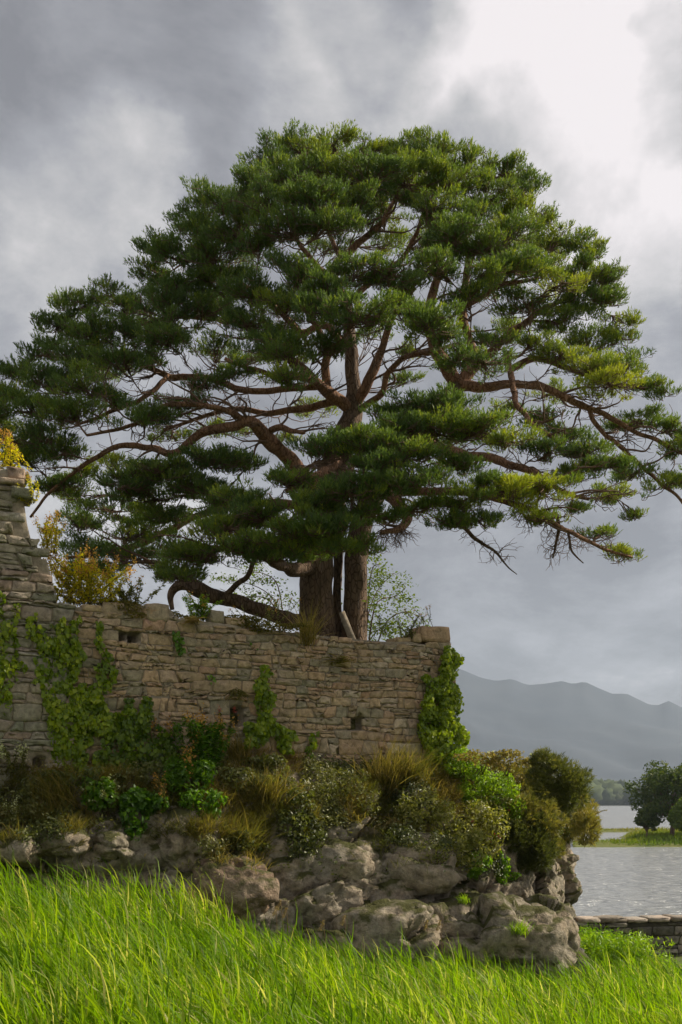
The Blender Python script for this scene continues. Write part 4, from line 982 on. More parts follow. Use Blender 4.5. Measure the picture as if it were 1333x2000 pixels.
def blades(B, D, length, width, rng, tint, seg=4, bend=0.5, wind=(0, 0, 0)):
    """grass blades from bases B along D, bending over; tapered strips"""
    m = len(B); D = norm_(D); Ls = length * rng.uniform(0.6, 1.25, m) if np.isscalar(length) else length
    side = norm_(np.cross(D, runit(m, rng))); b = rng.uniform(0.4, 1.2, m) * bend
    out = norm_(D * (1, 1, 0) + np.asarray(wind) + rng.normal(size=(m, 3)) * (0.25, 0.25, 0))
    V = np.empty((m, (seg + 1) * 2, 3)); p = B.copy(); d = D.copy()
    wd = (width if np.isscalar(width) else width[:, None])
    for k in range(seg + 1):
        f_ = k / seg; w = wd * 0.5 * (0.7 + 0.3 * math.sin(math.pi * min(1, f_ * 1.6))) * (1 - f_ ** 2.2) + 0.0008
        V[:, 2 * k] = p - side * w; V[:, 2 * k + 1] = p + side * w
        d = norm_(d + (out + np.array([0, 0, -0.75])) * (b / seg)[:, None] * (0.4 + 1.2 * f_)); p = p + d * (Ls / seg)[:, None]
    i = np.arange(m)[:, None] * ((seg + 1) * 2)
    f = np.concatenate([i + [2 * k, 2 * k + 1, 2 * k + 3, 2 * k + 2] for k in range(seg)], 0)
    return V.reshape(-1, 3), f, np.repeat(np.clip(tint, 0, 1), (seg + 1) * 2)

vr = np.random.default_rng(909)
def ivy(label, poly, dens=1.0, size=0.085, thick=0.16, mat='ivy', base=0.45, stems=5, ragged=0.16, plane=True, name="ivy", cat="ivy", aspect=0.95):
    """a climber clinging to the wall inside an outline drawn on it"""
    P2 = np.array([wall_uz(*p) for p in poly]); a, b = P2.min(0), P2.max(0)
    n = int((b - a).prod() * 2300 * dens); u = vr.uniform(a[0] - .1, b[0] + .1, n); z = vr.uniform(a[1] - .1, b[1] + .1, n)
    q = np.stack([u, z, np.zeros(n)], -1)
    wu = u + (fbm(q * 3.2, 3, 12) - 0.5) * ragged * 4; wz = z + (fbm(q * 3.2 + 50, 3, 13) - 0.5) * ragged * 4
    k = in_poly(wu, wz, P2.tolist()); u, z = u[k], z[k]; q = q[k]; n = len(u)
    lump = fbm(q * 4.5, 2, 15)
    k2 = lump + vr.uniform(-.2, .2, n) > 0.24
    u, z, q, lump = u[k2], z[k2], q[k2], lump[k2]; n = len(u)
    out = thick * (0.25 + 1.1 * np.clip(lump, 0, 1)) * vr.uniform(0.15, 1.0, n) + 0.06
    C = np.array([wall_pt(a_, b_, c_) for a_, b_, c_ in zip(u, z, out)])
    Nn = np.append(n_w, 0.75) + vr.normal(size=(n, 3)) * 0.55
    tint = base + (lump - 0.5) * 0.5 + vr.normal(size=n) * 0.16
    r = empty(name, tuple(C.mean(0) * (1, 1, 0) + (0, 0, C[:, 2].min())))
    V, f, t = leaves(C, Nn, size, vr, tint, aspect, 0.16, 0.8)
    tag(mesh_np("foliage", V, f, M[mat], r, t), kind="stuff")
    for s in range(stems):
        uu = vr.uniform(a[0] + .2 * (b[0] - a[0]), b[0] - .2 * (b[0] - a[0])); pts_ = []
        for f_ in np.linspace(0, 1, 9):
            zz = a[1] + (b[1] - a[1]) * f_; uu += vr.normal() * 0.05; pts_.append(wall_pt(min(max(uu, a[0]), b[0]), zz, 0.06))
        ok = in_poly(np.array([wall_uz_inv[0] for wall_uz_inv in [(((np.array(p_)[:2] - A_w).dot(d_w)),) for p_ in pts_]]), np.array([p_[2] for p_ in pts_]), P2.tolist())
        pts_ = [p_ for p_, o_ in zip(pts_, ok) if o_]
        if len(pts_) > 2: mesh_np("stem", *tube(pts_, np.linspace(0.014, 0.006, len(pts_)), 5), M['stem'], r)
    return tag(r, label, cat)

ivy("ivy at the far end of the tall masonry, cut by tower stones", [(-60, 1180), (35, 1175), (42, 1200), (45, 1330), (30, 1345), (45, 1380), (20, 1400), (-60, 1410)], 1.0, base=0.55)
ivy("broad dense ivy curtain hanging over the foot of the tower masonry", [(72, 1195), (88, 1190), (95, 1235), (125, 1225), (125, 1205), (140, 1200), (145, 1245), (162, 1270), (160, 1350), (185, 1360), (200, 1345), (225, 1380), (228, 1430), (180, 1440), (165, 1480), (165, 1510), (110, 1510), (90, 1470), (85, 1400), (62, 1350), (70, 1270)], 1.15, base=0.5, stems=7)
ivy("thin ivy strand climbing the wall next to the broad ivy curtain", [(186, 1225), (198, 1222), (200, 1260), (215, 1280), (222, 1340), (205, 1350), (195, 1345), (190, 1290)], 1.0, base=0.4, stems=2, ragged=.1)
ivy("small trailing plant under the dry tuft on the wall top", [(336, 1235), (352, 1230), (362, 1280), (356, 1292), (344, 1270)], 1.0, .08, .08, 'green', 0.35, 1, .06)
ivy("narrow ivy column between the two holes in the wall", [(502, 1330), (515, 1308), (527, 1318), (524, 1390), (535, 1410), (560, 1420), (570, 1455), (555, 1465), (540, 1430), (515, 1440), (492, 1455), (482, 1420), (500, 1395)], 1.0, base=0.42, stems=3, ragged=.12)
ivy("little ivy sprig just above the rock, between narrow column and corner", [(604, 1440), (614, 1430), (617, 1465), (600, 1485), (588, 1475)], 0.9, .08, .1, 'ivy', 0.4, 1, .06)
ivy("thick green ivy wrapping the lake end corner of the wall", [(858, 1268), (876, 1265), (886, 1290), (884, 1340), (893, 1420), (903, 1470), (905, 1520), (880, 1545), (840, 1530), (818, 1530), (825, 1470), (812, 1420), (822, 1390), (822, 1330), (850, 1320)], 1.5, 0.08, 0.3, base=0.5, stems=6, ragged=.08)
ivy("dark ivy and bramble mass beside the loosestrife, left of the square hole", [(215, 1400), (240, 1370), (262, 1400), (280, 1368), (295, 1372), (305, 1420), (330, 1440), (345, 1490), (300, 1530), (240, 1530), (190, 1540), (175, 1500), (200, 1450)], 0.8, base=0.22, stems=4, mat='ivy')
ivy("faint green patch of wall plant below the coping stones", [(395, 1320), (415, 1318), (418, 1335), (400, 1340)], 0.7, .06, .06, 'green', 0.3, 0, .05, name="wall_plant", cat="plant")
ivy("mossy wall plant above the narrow ivy column", [(485, 1255), (498, 1255), (500, 1275), (488, 1272)], 0.7, .06, .06, 'green', 0.25, 0, .05, name="wall_plant", cat="plant")

def bush(name, label, blobs, n, size, mat, cat, style='leaf', base=0.5, var=0.15, aspect=0.6, flowers=None, stems=4, Y=None, group=None, root=None):
    """shrub from lumpy masses given as (column,row,half width,half height px, depth m, forward m) resting on what is behind"""
    Cs, Ns, Ls = [], [], []
    more = []
    for (px, py, rx, ry, dp, fw) in blobs:
        for q in range(5):
            th = vr.uniform(0, 2 * math.pi); k = vr.uniform(.38, .68)
            more.append((px + math.cos(th) * rx * .92, py + math.sin(th) * ry * .92, rx * k, ry * k, dp * k, fw + vr.uniform(-.3, .5) * dp))
    n_main = len(blobs); blobs = list(blobs) + more
    tot = sum(b[2] * b[3] for b in blobs); centers = []
    for (px, py, rx, ry, dp, fw) in blobs:
        if Y is not None: yy = Y - fw
        elif len(centers) < n_main: h, _ = hit(px, py); yy = h[1] - fw
        else: yy = float(centers[(len(centers) - n_main) // 5][1]) + blobs[(len(centers) - n_main) // 5][5] - fw
        c = np.array(P(px, py, yy)); s = yy / F; m = max(20, int(n * 1.6 * rx * ry / tot)); centers.append(c)
        v = runit(m, vr); lump = fbm(v * 2.3 + px * 0.13, 3, 21)
        rad = (0.66 + 0.75 * (lump - 0.2)) * vr.uniform(0.25, 1.15, m) ** 0.4
        Cs.append(c + v * rad[:, None] * (rx * s, dp, ry * s)); Ns.append(v); Ls.append(lump)
    C = np.concatenate(Cs); Nn = np.concatenate(Ns); lump = np.concatenate(Ls); m = len(C)
    tint = base + (lump - 0.5) * 0.5 + vr.normal(size=m) * var
    r = empty(name, tuple(np.mean(centers, 0) * (1, 1, 0) + (0, 0, C[:, 2].min())))
    if style == 'leaf': V, f, t = leaves(C, Nn + vr.normal(size=(m, 3)) * 0.7 + (0, 0, 0.3), size, vr, tint, aspect, 0.15)
    elif style == 'spine': V, f, t = tufts(C, norm_(Nn + (0, 0, 0.5)), 7, size, size * 0.16, 0.7, vr, tint, size * 0.5)
    else: V, f, t = blades(C, Nn * (0.7, 0.7, 0.5) + (0, 0, 0.8) + vr.normal(size=(m, 3)) * .25, size, size * 0.07, vr, tint, 3, 0.7)
    tag(mesh_np("foliage", V, f, M[mat], r, t), kind="stuff")
    for c in centers[:n_main]:
        for q in range(stems):
            e = c + vr.normal(size=3) * (0.18, 0.10, 0.12); b0 = c + np.array([vr.normal() * .05, 0.12, -0.30])
            mesh_np("stem", *tube(smooth_path([b0, (b0 + e) / 2 + vr.normal(size=3) * .03, e], 5), np.linspace(0.014, 0.005, 5), 4), M['stem'], r)
    if flowers:
        fm, cnt, fs = flowers
        ii = vr.choice(m, min(cnt, m), False); ii = ii[Nn[ii][:, 1] < 0.4]
        if len(ii):
            cc = np.repeat(C[ii] + Nn[ii] * 0.05, 6, 0) + vr.normal(size=(len(ii) * 6, 3)) * fs * 0.6
            V, f, t = leaves(cc, vr.normal(size=cc.shape) + (0, -0.6, 0.4), fs, vr, vr.random(len(cc)), 0.9, 0.1)
            tag(mesh_np("flowers", V, f, M[fm], r, t), kind="stuff")
    return tag(r, label, cat, group)

def tuft(label, px, py, w, h, n, mat='straw', base=0.5, name="grass_tuft", cat="grass", lean=(0, 0, 0), hang=0.0, Y=None, width=0.012, group=None):
    s0, nr = hit(px, py) if Y is None else (np.array(P(px, py, Y)), np.array([0, -1, .3]))
    s = s0[1] / F; B = s0 + vr.normal(size=(n, 3)) * (w * s * 0.28, 0.07, h * s * 0.10) + nr * 0.02
    D = np.stack([vr.normal(size=n) * 0.35, vr.normal(size=n) * 0.3 - 0.25, np.full(n, 1.0 - hang)], -1) + np.asarray(lean)
    V, f, t = blades(B, D, h * s * 1.25, width, vr, base + vr.normal(size=n) * 0.2, 4, 0.75 + hang)
    r = empty(name, tuple(s0)); tag(mesh_np("blades", V, f, M[mat], r, t), kind="stuff")
    return tag(r, label, cat, group)

def herb(label, px, py, w, h, n, name="wildflower", cat="flower", leaf='green', flower='orange', base=0.5, fsize=0.05, lsize=0.08, heads=1.0, Y=None, leafy=1.0, curve=0.25, group=None, head_h=0.16):
    """clump of upright leafy stems with a flower or seed head on top"""
    s0, nr = hit(px, py) if Y is None else (np.array(P(px, py, Y)), np.array([0, -1, .3]))
    s = s0[1] / F; r = empty(name, tuple(s0)); LC, LN, FC = [], [], []
    for k in range(n):
        b0 = s0 + np.array([vr.normal() * w * s * 0.18, vr.normal() * 0.08 - 0.05, 0])
        hh = h * s * vr.uniform(0.55, 1.05)
        tip = b0 + np.array([vr.normal() * w * s * 0.32, vr.normal() * 0.12 - 0.1, hh])
        pt = smooth_path([b0, b0 + (tip - b0) * 0.5 + vr.normal(size=3) * 0.04 * curve * 4, tip], 7)
        mesh_np("stem", *tube(pt, np.linspace(0.008, 0.004, 7), 4), M['stem'], r)
        m = int(60 * leafy * max(1, hh / 0.5)); ii = vr.uniform(0.05, 0.9, m)
        pc = np.stack([np.interp(ii, np.linspace(0, 1, 7), pt[:, a]) for a in range(3)], -1)
        dv = runit(m, vr) * (1, 1, 0.5); LC.append(pc + dv * lsize * 0.55); LN.append(norm_(np.cross(dv, np.cross([0, 0, 1.0], dv))) + vr.normal(size=(m, 3)) * 0.4)
        if vr.random() < heads:
            q = int(30); FC.append(pt[-1] + vr.normal(size=(q, 3)) * (fsize * 0.55, fsize * 0.55, head_h * 0.4) - (0, 0, head_h * 0.2))
    C, Nn = np.concatenate(LC), np.concatenate(LN)
    V, f, t = leaves(C, Nn, lsize, vr, base + vr.normal(size=len(C)) * 0.2, 0.38, 0.12)
    tag(mesh_np("leaves", V, f, M[leaf], r, t), kind="stuff")
    if FC:
        C = np.concatenate(FC); V, f, t = leaves(C, runit(len(C), vr), fsize * 0.6, vr, vr.random(len(C)), 0.8, 0.1)
        tag(mesh_np("flower_heads", V, f, M[flower], r, t), kind="stuff")
    return tag(r, label, cat, group)

# on the wall tops
def top_Y(px, back=0.25):
    u, z = wall_uz(px, 1250); q = wall_pt(u, z, -back); return float(q[1])
herb("golden seeding plants along the very top of the tower masonry", 15, 922, 110, 70, 16, leaf='gold', base=.35, lsize=.07, Y=top_Y(15), head_h=.10)
herb("golden plant rooted in the tower's top edge, spilling over its green stone", 60, 985, 40, 62, 7, leaf='gold', base=.25, lsize=.06, Y=top_Y(60, -.1), heads=.4)
herb("golden leafy plant on the middle step of the tower masonry", 98, 1085, 50, 72, 10, leaf='gold', base=.4, lsize=.07, Y=top_Y(98), head_h=.10)
herb("big golden clump of seeding plants in the angle of tower and wall", 172, 1182, 170, 100, 44, leaf='gold', base=.35, lsize=.085, Y=top_Y(168), head_h=.16, fsize=.06)
herb("green herb clump on the coping next to the big golden clump", 262, 1190, 70, 60, 14, leaf='dull', base=.6, lsize=.08, Y=top_Y(262), heads=.15)
bush("moss_cushion", "brown moss and stonecrop cushion draped over the coping stones", [(245, 1190, 45, 12, .25, 0), (205, 1180, 50, 9, .25, 0)], 1500, .05, 'straw', "moss", base=.35, Y=top_Y(245, .1), stems=0)
herb("yellow green herb beside the pale dry grass on the wall top", 388, 1212, 60, 52, 16, leaf='green', base=.75, lsize=.075, Y=top_Y(388), heads=.1)
tuft("pale dry grass tuft hanging over the wall edge", 380, 1212, 22, 34, 160, base=.85, lean=(-.1, -.9, -.3), hang=.7)
bush("moss_cushion", "low mossy turf along the wall top under the fallen limb", [(460, 1214, 50, 9, .25, 0), (530, 1226, 60, 9, .25, 0), (350, 1208, 30, 10, .2, 0)], 2200, .05, 'straw', "moss", base=.3, Y=top_Y(480, .1), stems=0)
herb("thin reddish sprigs standing on the wall top beside the fallen limb", 520, 1228, 110, 56, 13, leaf='olive', base=.4, lsize=.05, Y=top_Y(520), heads=.8, flower='orange', fsize=.03, head_h=.05, leafy=.6)
tuft("upright tawny grass tuft in front of the thick left stem of the pine", 600, 1256, 26, 60, 150, base=.6)
tuft("brown withered tuft hanging on the upper middle of the wall", 664, 1292, 20, 36, 120, base=.25, hang=.9)
tuft("dark withered tuft hanging above the square hole", 462, 1350, 18, 30, 90, base=.15, hang=1.2)
herb("small leafy sprigs beside the red corner capstone", 790, 1250, 80, 48, 8, leaf='dull', base=.4, lsize=.06, Y=top_Y(790), heads=.3, fsize=.03, head_h=.05)
herb("slender dark seed sprays on top of the corner capstone", 835, 1226, 60, 42, 5, leaf='dull', base=.2, lsize=.035, Y=top_Y(835), heads=.9, fsize=.03, head_h=.06, leafy=.4)

# broadleaved saplings behind the pine's stems
def sapling(label, segs, n, Y, base):
    r = empty("sapling", tuple(np.array(P(segs[0][0][0], segs[0][0][1], Y)))); LC = []
    for sg in segs:
        pt = smooth_path([np.array(P(x, y, Y + 0.3 * vr.normal())) for x, y in sg], 12)
        mesh_np("branch", *tube(pt, np.linspace(0.02, 0.006, 12), 5), M['twig'], r)
        for q in range(n):
            a = pt[int(vr.integers(3, 12))]; b = a + runit(1, vr)[0] * (0.38, 0.38, 0.20)
            mesh_np("twig", *tube([a, (a + b) / 2 + vr.normal(size=3) * .02, b], [.006, .005, .003], 3, False), M['twig'], r)
            k = 44; LC.append(b + vr.normal(size=(k, 3)) * (.15, .15, .08))
    C = np.concatenate(LC); V, f, t = leaves(C, vr.normal(size=C.shape) + (0, 0, 1.0), .075, vr, base + vr.normal(size=len(C)) * .2, .6, .12)
    tag(mesh_np("foliage", V, f, M['islandlight'], r, t), kind="stuff"); tag(r, label, "sapling")
sapling("light green broadleaved sapling between the pine and the corner capstone", [[(715, 1270), (720, 1200), (740, 1150), (770, 1120)], [(720, 1260), (735, 1180), (770, 1165), (792, 1150)], [(735, 1265), (755, 1215), (790, 1195), (822, 1205)], [(715, 1250), (725, 1120), (745, 1100)], [(700, 1280), (740, 1230), (770, 1225)]], 11, 24.6, .62)
sapling("sparse pale leafed sapling behind the fallen limb", [[(560, 1270), (540, 1180), (500, 1145), (450, 1135)], [(560, 1270), (545, 1150), (515, 1120), (480, 1120)], [(555, 1260), (530, 1175), (470, 1165), (430, 1150)]], 9, 25.2, .55)
# a weathered board leaning on the stems
bd = empty("wooden_board", tuple(np.array(P(690, 1262, 23.1))))
a, b = np.array(P(668, 1196, 23.3)), np.array(P(694, 1262, 23.0)); dv = norm_(b - a); sd = norm_(np.cross(dv, [0, 1.0, 0.2])); nn_ = np.cross(dv, sd)
V = []
for q, (e, w) in enumerate(((a, .075), (a + (b - a) * .5, .08), (b, .08))):
    for su, sv in ((-1, -1), (1, -1), (1, 1), (-1, 1)): V.append(e + sd * su * w + nn_ * sv * .025 + vr.normal(size=3) * .004)
fb = [(0, 3, 2, 1), (8, 9, 10, 11)]
for k in range(2):
    for i in range(4): fb.append((k * 4 + i, k * 4 + (i + 1) % 4, k * 4 + 4 + (i + 1) % 4, k * 4 + 4 + i))
mesh_np("board", V, np.array(fb), M['wood'], bd); tag(bd, "pale weathered board leaning against the pine's right stem", "board")

# on the crag, left to right
herb("pale flowered herb low on the tower masonry beside its black hole", 30, 1510, 50, 56, 9, leaf='dull', flower='pale', base=.55, lsize=.06, fsize=.05)
herb("small grey green herb with pale buds left of the brown grass", 42, 1608, 46, 46, 8, leaf='dull', flower='pale', base=.6, lsize=.06, fsize=.04, heads=.6)
bush("scrub", "grey green scrub covering the rubble at the tower's foot", [(20, 1560, 60, 26, .3, .1), (60, 1600, 50, 22, .3, .1), (10, 1620, 40, 20, .3, .1), (-40, 1590, 50, 30, .3, .1)], 1500, .07, 'dull', "shrub", base=.5)
tuft("big drooping brown grass tussock above the rounded stone", 118, 1580, 80, 70, 420, base=.4, lean=(-.25, 0, 0))
tuft("dark grass tussock between rounded stone and tower scrub", 85, 1615, 60, 50, 260, base=.25, mat='straw')
bush("bramble", "dull bramble under the broad ivy curtain", [(150, 1520, 55, 18, .25, .1), (210, 1545, 40, 25, .3, .12), (95, 1540, 40, 15, .2, .1)], 1100, .08, 'dull', "bramble", base=.3)
bush("bramble", "bright leafy bramble at the foot of the dark ivy mass", [(190, 1545, 26, 24, .25, .15), (205, 1560, 30, 18, .2, .15)], 700, .10, 'green', "bramble", base=.4, flowers=('pale', 6, .04))
bush("bramble", "dark green leafy bush in the cleft above the small humped stone", [(262, 1590, 34, 38, .3, .15), (285, 1565, 30, 20, .25, .15)], 1000, .10, 'green', "bramble", base=.12)
herb("withered brown dock spike above the dark leafy bush", 312, 1590, 26, 82, 4, leaf='straw', flower='orange', base=.2, lsize=.06, fsize=.06, head_h=.22)
herb("pale flowering stalks between bright bramble and brown dock", 232, 1590, 40, 70, 5, leaf='dull', flower='pale', base=.5, lsize=.06, fsize=.035, head_h=.2)
herb("tall yellow and orange spiked loosestrife against the wall", 398, 1500, 100, 100, 26, leaf='green', flower='orange', base=.22, lsize=.11, fsize=.07, head_h=.24, heads=.5)
herb("red tipped flower spikes beside the square hole in the wall", 425, 1480, 40, 92, 6, leaf='dull', flower='red', base=.3, lsize=.07, fsize=.04, head_h=.08)
bush("loosestrife", "leafy green clump below the orange spikes", [(372, 1530, 40, 38, .3, .15), (395, 1570, 34, 28, .25, .15), (345, 1510, 30, 24, .25, .15)], 1500, .10, 'green', "plant", base=.32, aspect=.4)
herb("single orange spike rising out of the leafy green clump", 366, 1520, 26, 60, 4, leaf='green', flower='orange', base=.3, lsize=.09, fsize=.07, head_h=.26)
tuft("reddish dry grass beside the loosestrife under the square hole", 458, 1478, 36, 42, 220, base=.55, lean=(-.1, 0, 0))
bush("scrub", "olive scrub on the ledge below the narrow ivy column", [(470, 1525, 50, 22, .3, .1), (525, 1505, 45, 22, .3, .1), (555, 1540, 30, 20, .25, .1)], 1500, .075, 'dull', "shrub", base=.45)
tuft("rusty grass hanging down the middle of the crag", 520, 1570, 60, 60, 300, base=.35, lean=(.1, 0, 0))
tuft("dark green grass cushion hanging over the blocky rocks", 455, 1655, 80, 60, 420, base=.18, lean=(.1, 0, 0), hang=.2)
bush("heather", "low olive heather on top of the reddish rock face", [(440, 1640, 50, 20, .25, .1), (480, 1660, 40, 16, .2, .1)], 700, .06, 'dull', "shrub", base=.35)
bush("scrub", "shaded green scrub filling the cleft beside the rounded boulder", [(590, 1580, 30, 45, .3, .1), (565, 1620, 30, 28, .3, .1), (610, 1640, 26, 16, .25, .1)], 1200, .075, 'dull', "shrub", base=.25)
bush("scrub", "pale speckled willow scrub on the ledge under the wall's middle", [(660, 1530, 55, 32, .35, .12), (700, 1560, 45, 26, .3, .1), (640, 1560, 40, 25, .3, .1)], 1700, .075, 'dull', "shrub", base=.5, aspect=.35, flowers=('pale', 18, .025))
tuft("tall tawny grass growing up against the foot of the wall", 755, 1560, 70, 90, 480, base=.5)
tuft("hanging straw coloured grass below the tall tawny grass", 765, 1600, 50, 60, 300, base=.45, hang=1.0)
tuft("olive grass at the wall's foot beside the thick corner ivy", 800, 1530, 60, 60, 320, base=.2)
bush("scrub", "yellowish willow scrub spotted with pale leaves left of the bright fern", [(830, 1580, 45, 34, .4, .2), (870, 1610, 45, 34, .4, .2), (800, 1600, 30, 20, .3, .15), (905, 1580, 36, 26, .35, .2)], 2400, .07, 'olive', "shrub", base=.55, aspect=.4, flowers=('pale', 40, .025))
bush("bramble", "sprawling bramble with pale leaves and red berries over the crag's shoulder", [(950, 1620, 48, 40, .45, .3), (925, 1665, 40, 34, .4, .3), (985, 1600, 30, 30, .35, .3), (960, 1570, 36, 18, .3, .3)], 2600, .075, 'olive', "bramble", base=.6, aspect=.5, flowers=('red', 16, .05))
bush("bramble", "little tongue of green leaves trailing below the berry bramble", [(930, 1690, 24, 20, .25, .25), (982, 1705, 10, 30, .12, .15), (1000, 1712, 14, 8, .1, .15)], 700, .08, 'green', "bramble", base=.55)
bush("scrub", "pale starry herb in a hollow of the hole-riddled boulder", [(765, 1655, 32, 14, .15, .05), (850, 1665, 26, 16, .15, .05)], 450, .06, 'olive', "shrub", base=.5, aspect=.35)
bush("fern_bank", "bright yellow green fern bank leaning on the thick corner ivy", [(930, 1525, 46, 44, .5, .45), (965, 1552, 40, 38, .45, .5), (915, 1495, 34, 26, .4, .4), (988, 1580, 26, 24, .3, .5)], 4600, .075, 'green', "fern", base=.8, aspect=.35, var=.2)
bush("heather", "orange brown heath with white bloom along the crag's crest", [(940, 1482, 40, 14, .4, -.3), (990, 1485, 45, 16, .45, -.2), (1030, 1510, 40, 26, .45, -.1), (1000, 1530, 36, 26, .4, 0)], 2600, .06, 'straw', "heather", base=.5, flowers=('pale', 60, .03))
bush("gorse", "dark rounded gorse bush on the highest corner of the crag", [(1085, 1510, 42, 36, .5, .1), (1070, 1490, 24, 18, .35, 0), (1115, 1530, 30, 36, .45, .1), (1100, 1560, 32, 24, .4, .15)], 2300, .085, 'gorse', "gorse", 'spine', base=.28)
bush("gorse", "yellowish gorse tumbling down the crag between heath and cliff", [(1040, 1560, 38, 30, .45, .15), (1020, 1600, 36, 34, .45, .2), (1060, 1610, 36, 34, .45, .2), (1075, 1650, 22, 26, .3, .2)], 2800, .08, 'gorse', "gorse", 'spine', base=.62)
bush("gorse", "deep green gorse hanging over the bare cliff face", [(1035, 1645, 38, 40, .4, .3), (1050, 1675, 26, 20, .3, .3), (1010, 1640, 24, 26, .3, .25)], 2200, .08, 'gorse', "gorse", 'spine', base=.10)
bush("gorse", "browned gorse overhanging the lake side of the cliff", [(1130, 1590, 28, 36, .4, .05), (1145, 1620, 20, 30, .35, 0), (1115, 1620, 24, 24, .35, .15)], 1700, .08, 'gorse', "gorse", 'spine', base=.78, Y=None)
herb("reddish sprig sticking out over the lake from the browned gorse", 1146, 1598, 50, 18, 7, leaf='straw', flower='orange', base=.5, lsize=.05, fsize=.04, Y=22.2, heads=.4)
tuft("small bright grass tuft in a notch of the pale pitted boulder", 1010, 1822, 36, 24, 150, mat='green', base=.8)
tuft("little yellow tuft on the edge of the pale pitted boulder", 905, 1765, 18, 16, 60, mat='green', base=.9)

# ground cover in the joints and ledges of the crag
cov = [(-60, 1500), (60, 1510), (180, 1500), (300, 1490), (430, 1480), (520, 1470), (640, 1490), (760, 1490), (830, 1505), (900, 1480), (960, 1475), (1060, 1490), (1140, 1560), (1150, 1640),
       (1100, 1650), (1060, 1700), (1000, 1680), (960, 1710), (900, 1690), (840, 1650), (760, 1650), (720, 1600), (640, 1620), (600, 1680), (540, 1640), (500, 1690), (430, 1690), (360, 1620), (300, 1640), (240, 1610), (170, 1620), (100, 1640), (-60, 1650)]
n = 22000; cxs = vr.uniform(-60, 1150, n); cys = vr.uniform(1470, 1715, n)
k = in_poly(cxs, cys, cov) | (vr.random(n) < 0.025); cxs, cys = cxs[k], cys[k]
q3 = np.stack([cxs / 55, cys / 38, np.zeros(len(cxs))], -1); k = fbm(q3, 3, 91) + vr.normal(size=len(cxs)) * .04 > 0.38; cxs, cys, q3 = cxs[k], cys[k], q3[k]
pp, nn2, kk_ = [], [], []
for a, b in zip(cxs, cys):
    h_, m_ = hit(a, b)
    if 14 < h_[1] < 24 and h_[2] < 5.2 and abs(h_[1] - 19.0) > 1e-9: pp.append(h_); nn2.append(m_); kk_.append((a, b))
pp, nn2, kk_ = np.array(pp), np.array(nn2), np.array(kk_); m = len(pp)
kind_ = fbm(np.column_stack([kk_[:, 0] / 80, kk_[:, 1] / 60, np.zeros(m)]), 3, 97); warm = fbm(np.column_stack([kk_[:, 0] / 110, kk_[:, 1] / 70, np.ones(m)]), 3, 98)
gr = kind_ > 0.47
B = np.repeat(pp[gr], 4, 0) + vr.normal(size=(gr.sum() * 4, 3)) * .04; D = np.repeat(nn2[gr], 4, 0) * .5 + (0, 0, .9) + vr.normal(size=B.shape) * .35
V, f, t = blades(B, D, .26, .012, vr, np.repeat(.15 + (warm[gr] - .4) * 1.6, 4) + vr.normal(size=len(B)) * .18, 2, .9)
tag(mesh_np("crag_grass", V, f, M['straw'], None, t), "tawny and olive grass in the joints of the crag", "grass", kind="stuff")
lf = ~gr
C = np.repeat(pp[lf], 6, 0) + np.repeat(nn2[lf], 6, 0) * vr.uniform(.02, .16, (lf.sum() * 6, 1)) + vr.normal(size=(lf.sum() * 6, 3)) * .06
V, f, t = leaves(C, np.repeat(nn2[lf], 6, 0) + vr.normal(size=C.shape) * .6 + (0, 0, .4), .065, vr, np.repeat(.35 + (warm[lf] - .45) * 1.4, 6) + vr.normal(size=len(C)) * .2, .5, .15)
tag(mesh_np("crag_herbs", V, f, M['dull'], None, t), "small leafy herbs creeping over the crag's ledges", "herbs", kind="stuff")

# marsh plants before the low wall
def clump(label, px, py, w, h, n, Y, base, mat='green', name="marsh_plant", cat="plant"):
    c = np.array([pX(px, Y), Y, float(ground_z(pX(px, Y), Y)) - .05]); s = Y / F; r = empty(name, tuple(c))
    B = c + np.stack([vr.uniform(-1, 1, n) * w * s, vr.uniform(-.5, .5, n), np.zeros(n)], -1)
    D = np.stack([vr.normal(size=n) * .22, vr.normal(size=n) * .22, np.ones(n)], -1)
    V, f, t = blades(B, D, (h * s) * vr.uniform(.55, 1.1, n), .022, vr, base + vr.normal(size=n) * .18, 5, .35, (-.3, 0, 0))
    m = n * 6; k = vr.integers(0, n, m); hh = vr.uniform(.35, 1.0, m) * h * s
    C = B[k] + D[k] * hh[:, None] * .9 + vr.normal(size=(m, 3)) * .05
    V2, f2, t2 = leaves(C, vr.normal(size=(m, 3)) + (0, 0, .6), .11, vr, base + vr.normal(size=m) * .2, .28, .1)
    tag(mesh_np("blades", V, f, M[mat], r, t), kind="stuff"); tag(mesh_np("leaves", V2, f2, M[mat], r, t2), kind="stuff")
    tag(r, label, cat)
clump("bright yellow green marsh plants in front of the low wall", 1200, 1850, 62, 98, 480, 21.5, .75)
clump("darker rushes tucked between the mossy stone and the low wall", 1150, 1840, 34, 95, 190, 22.5, .5)
clump("loose marsh weeds at the end of the bright plants by the low wall", 1275, 1850, 24, 62, 80, 21.2, .7)

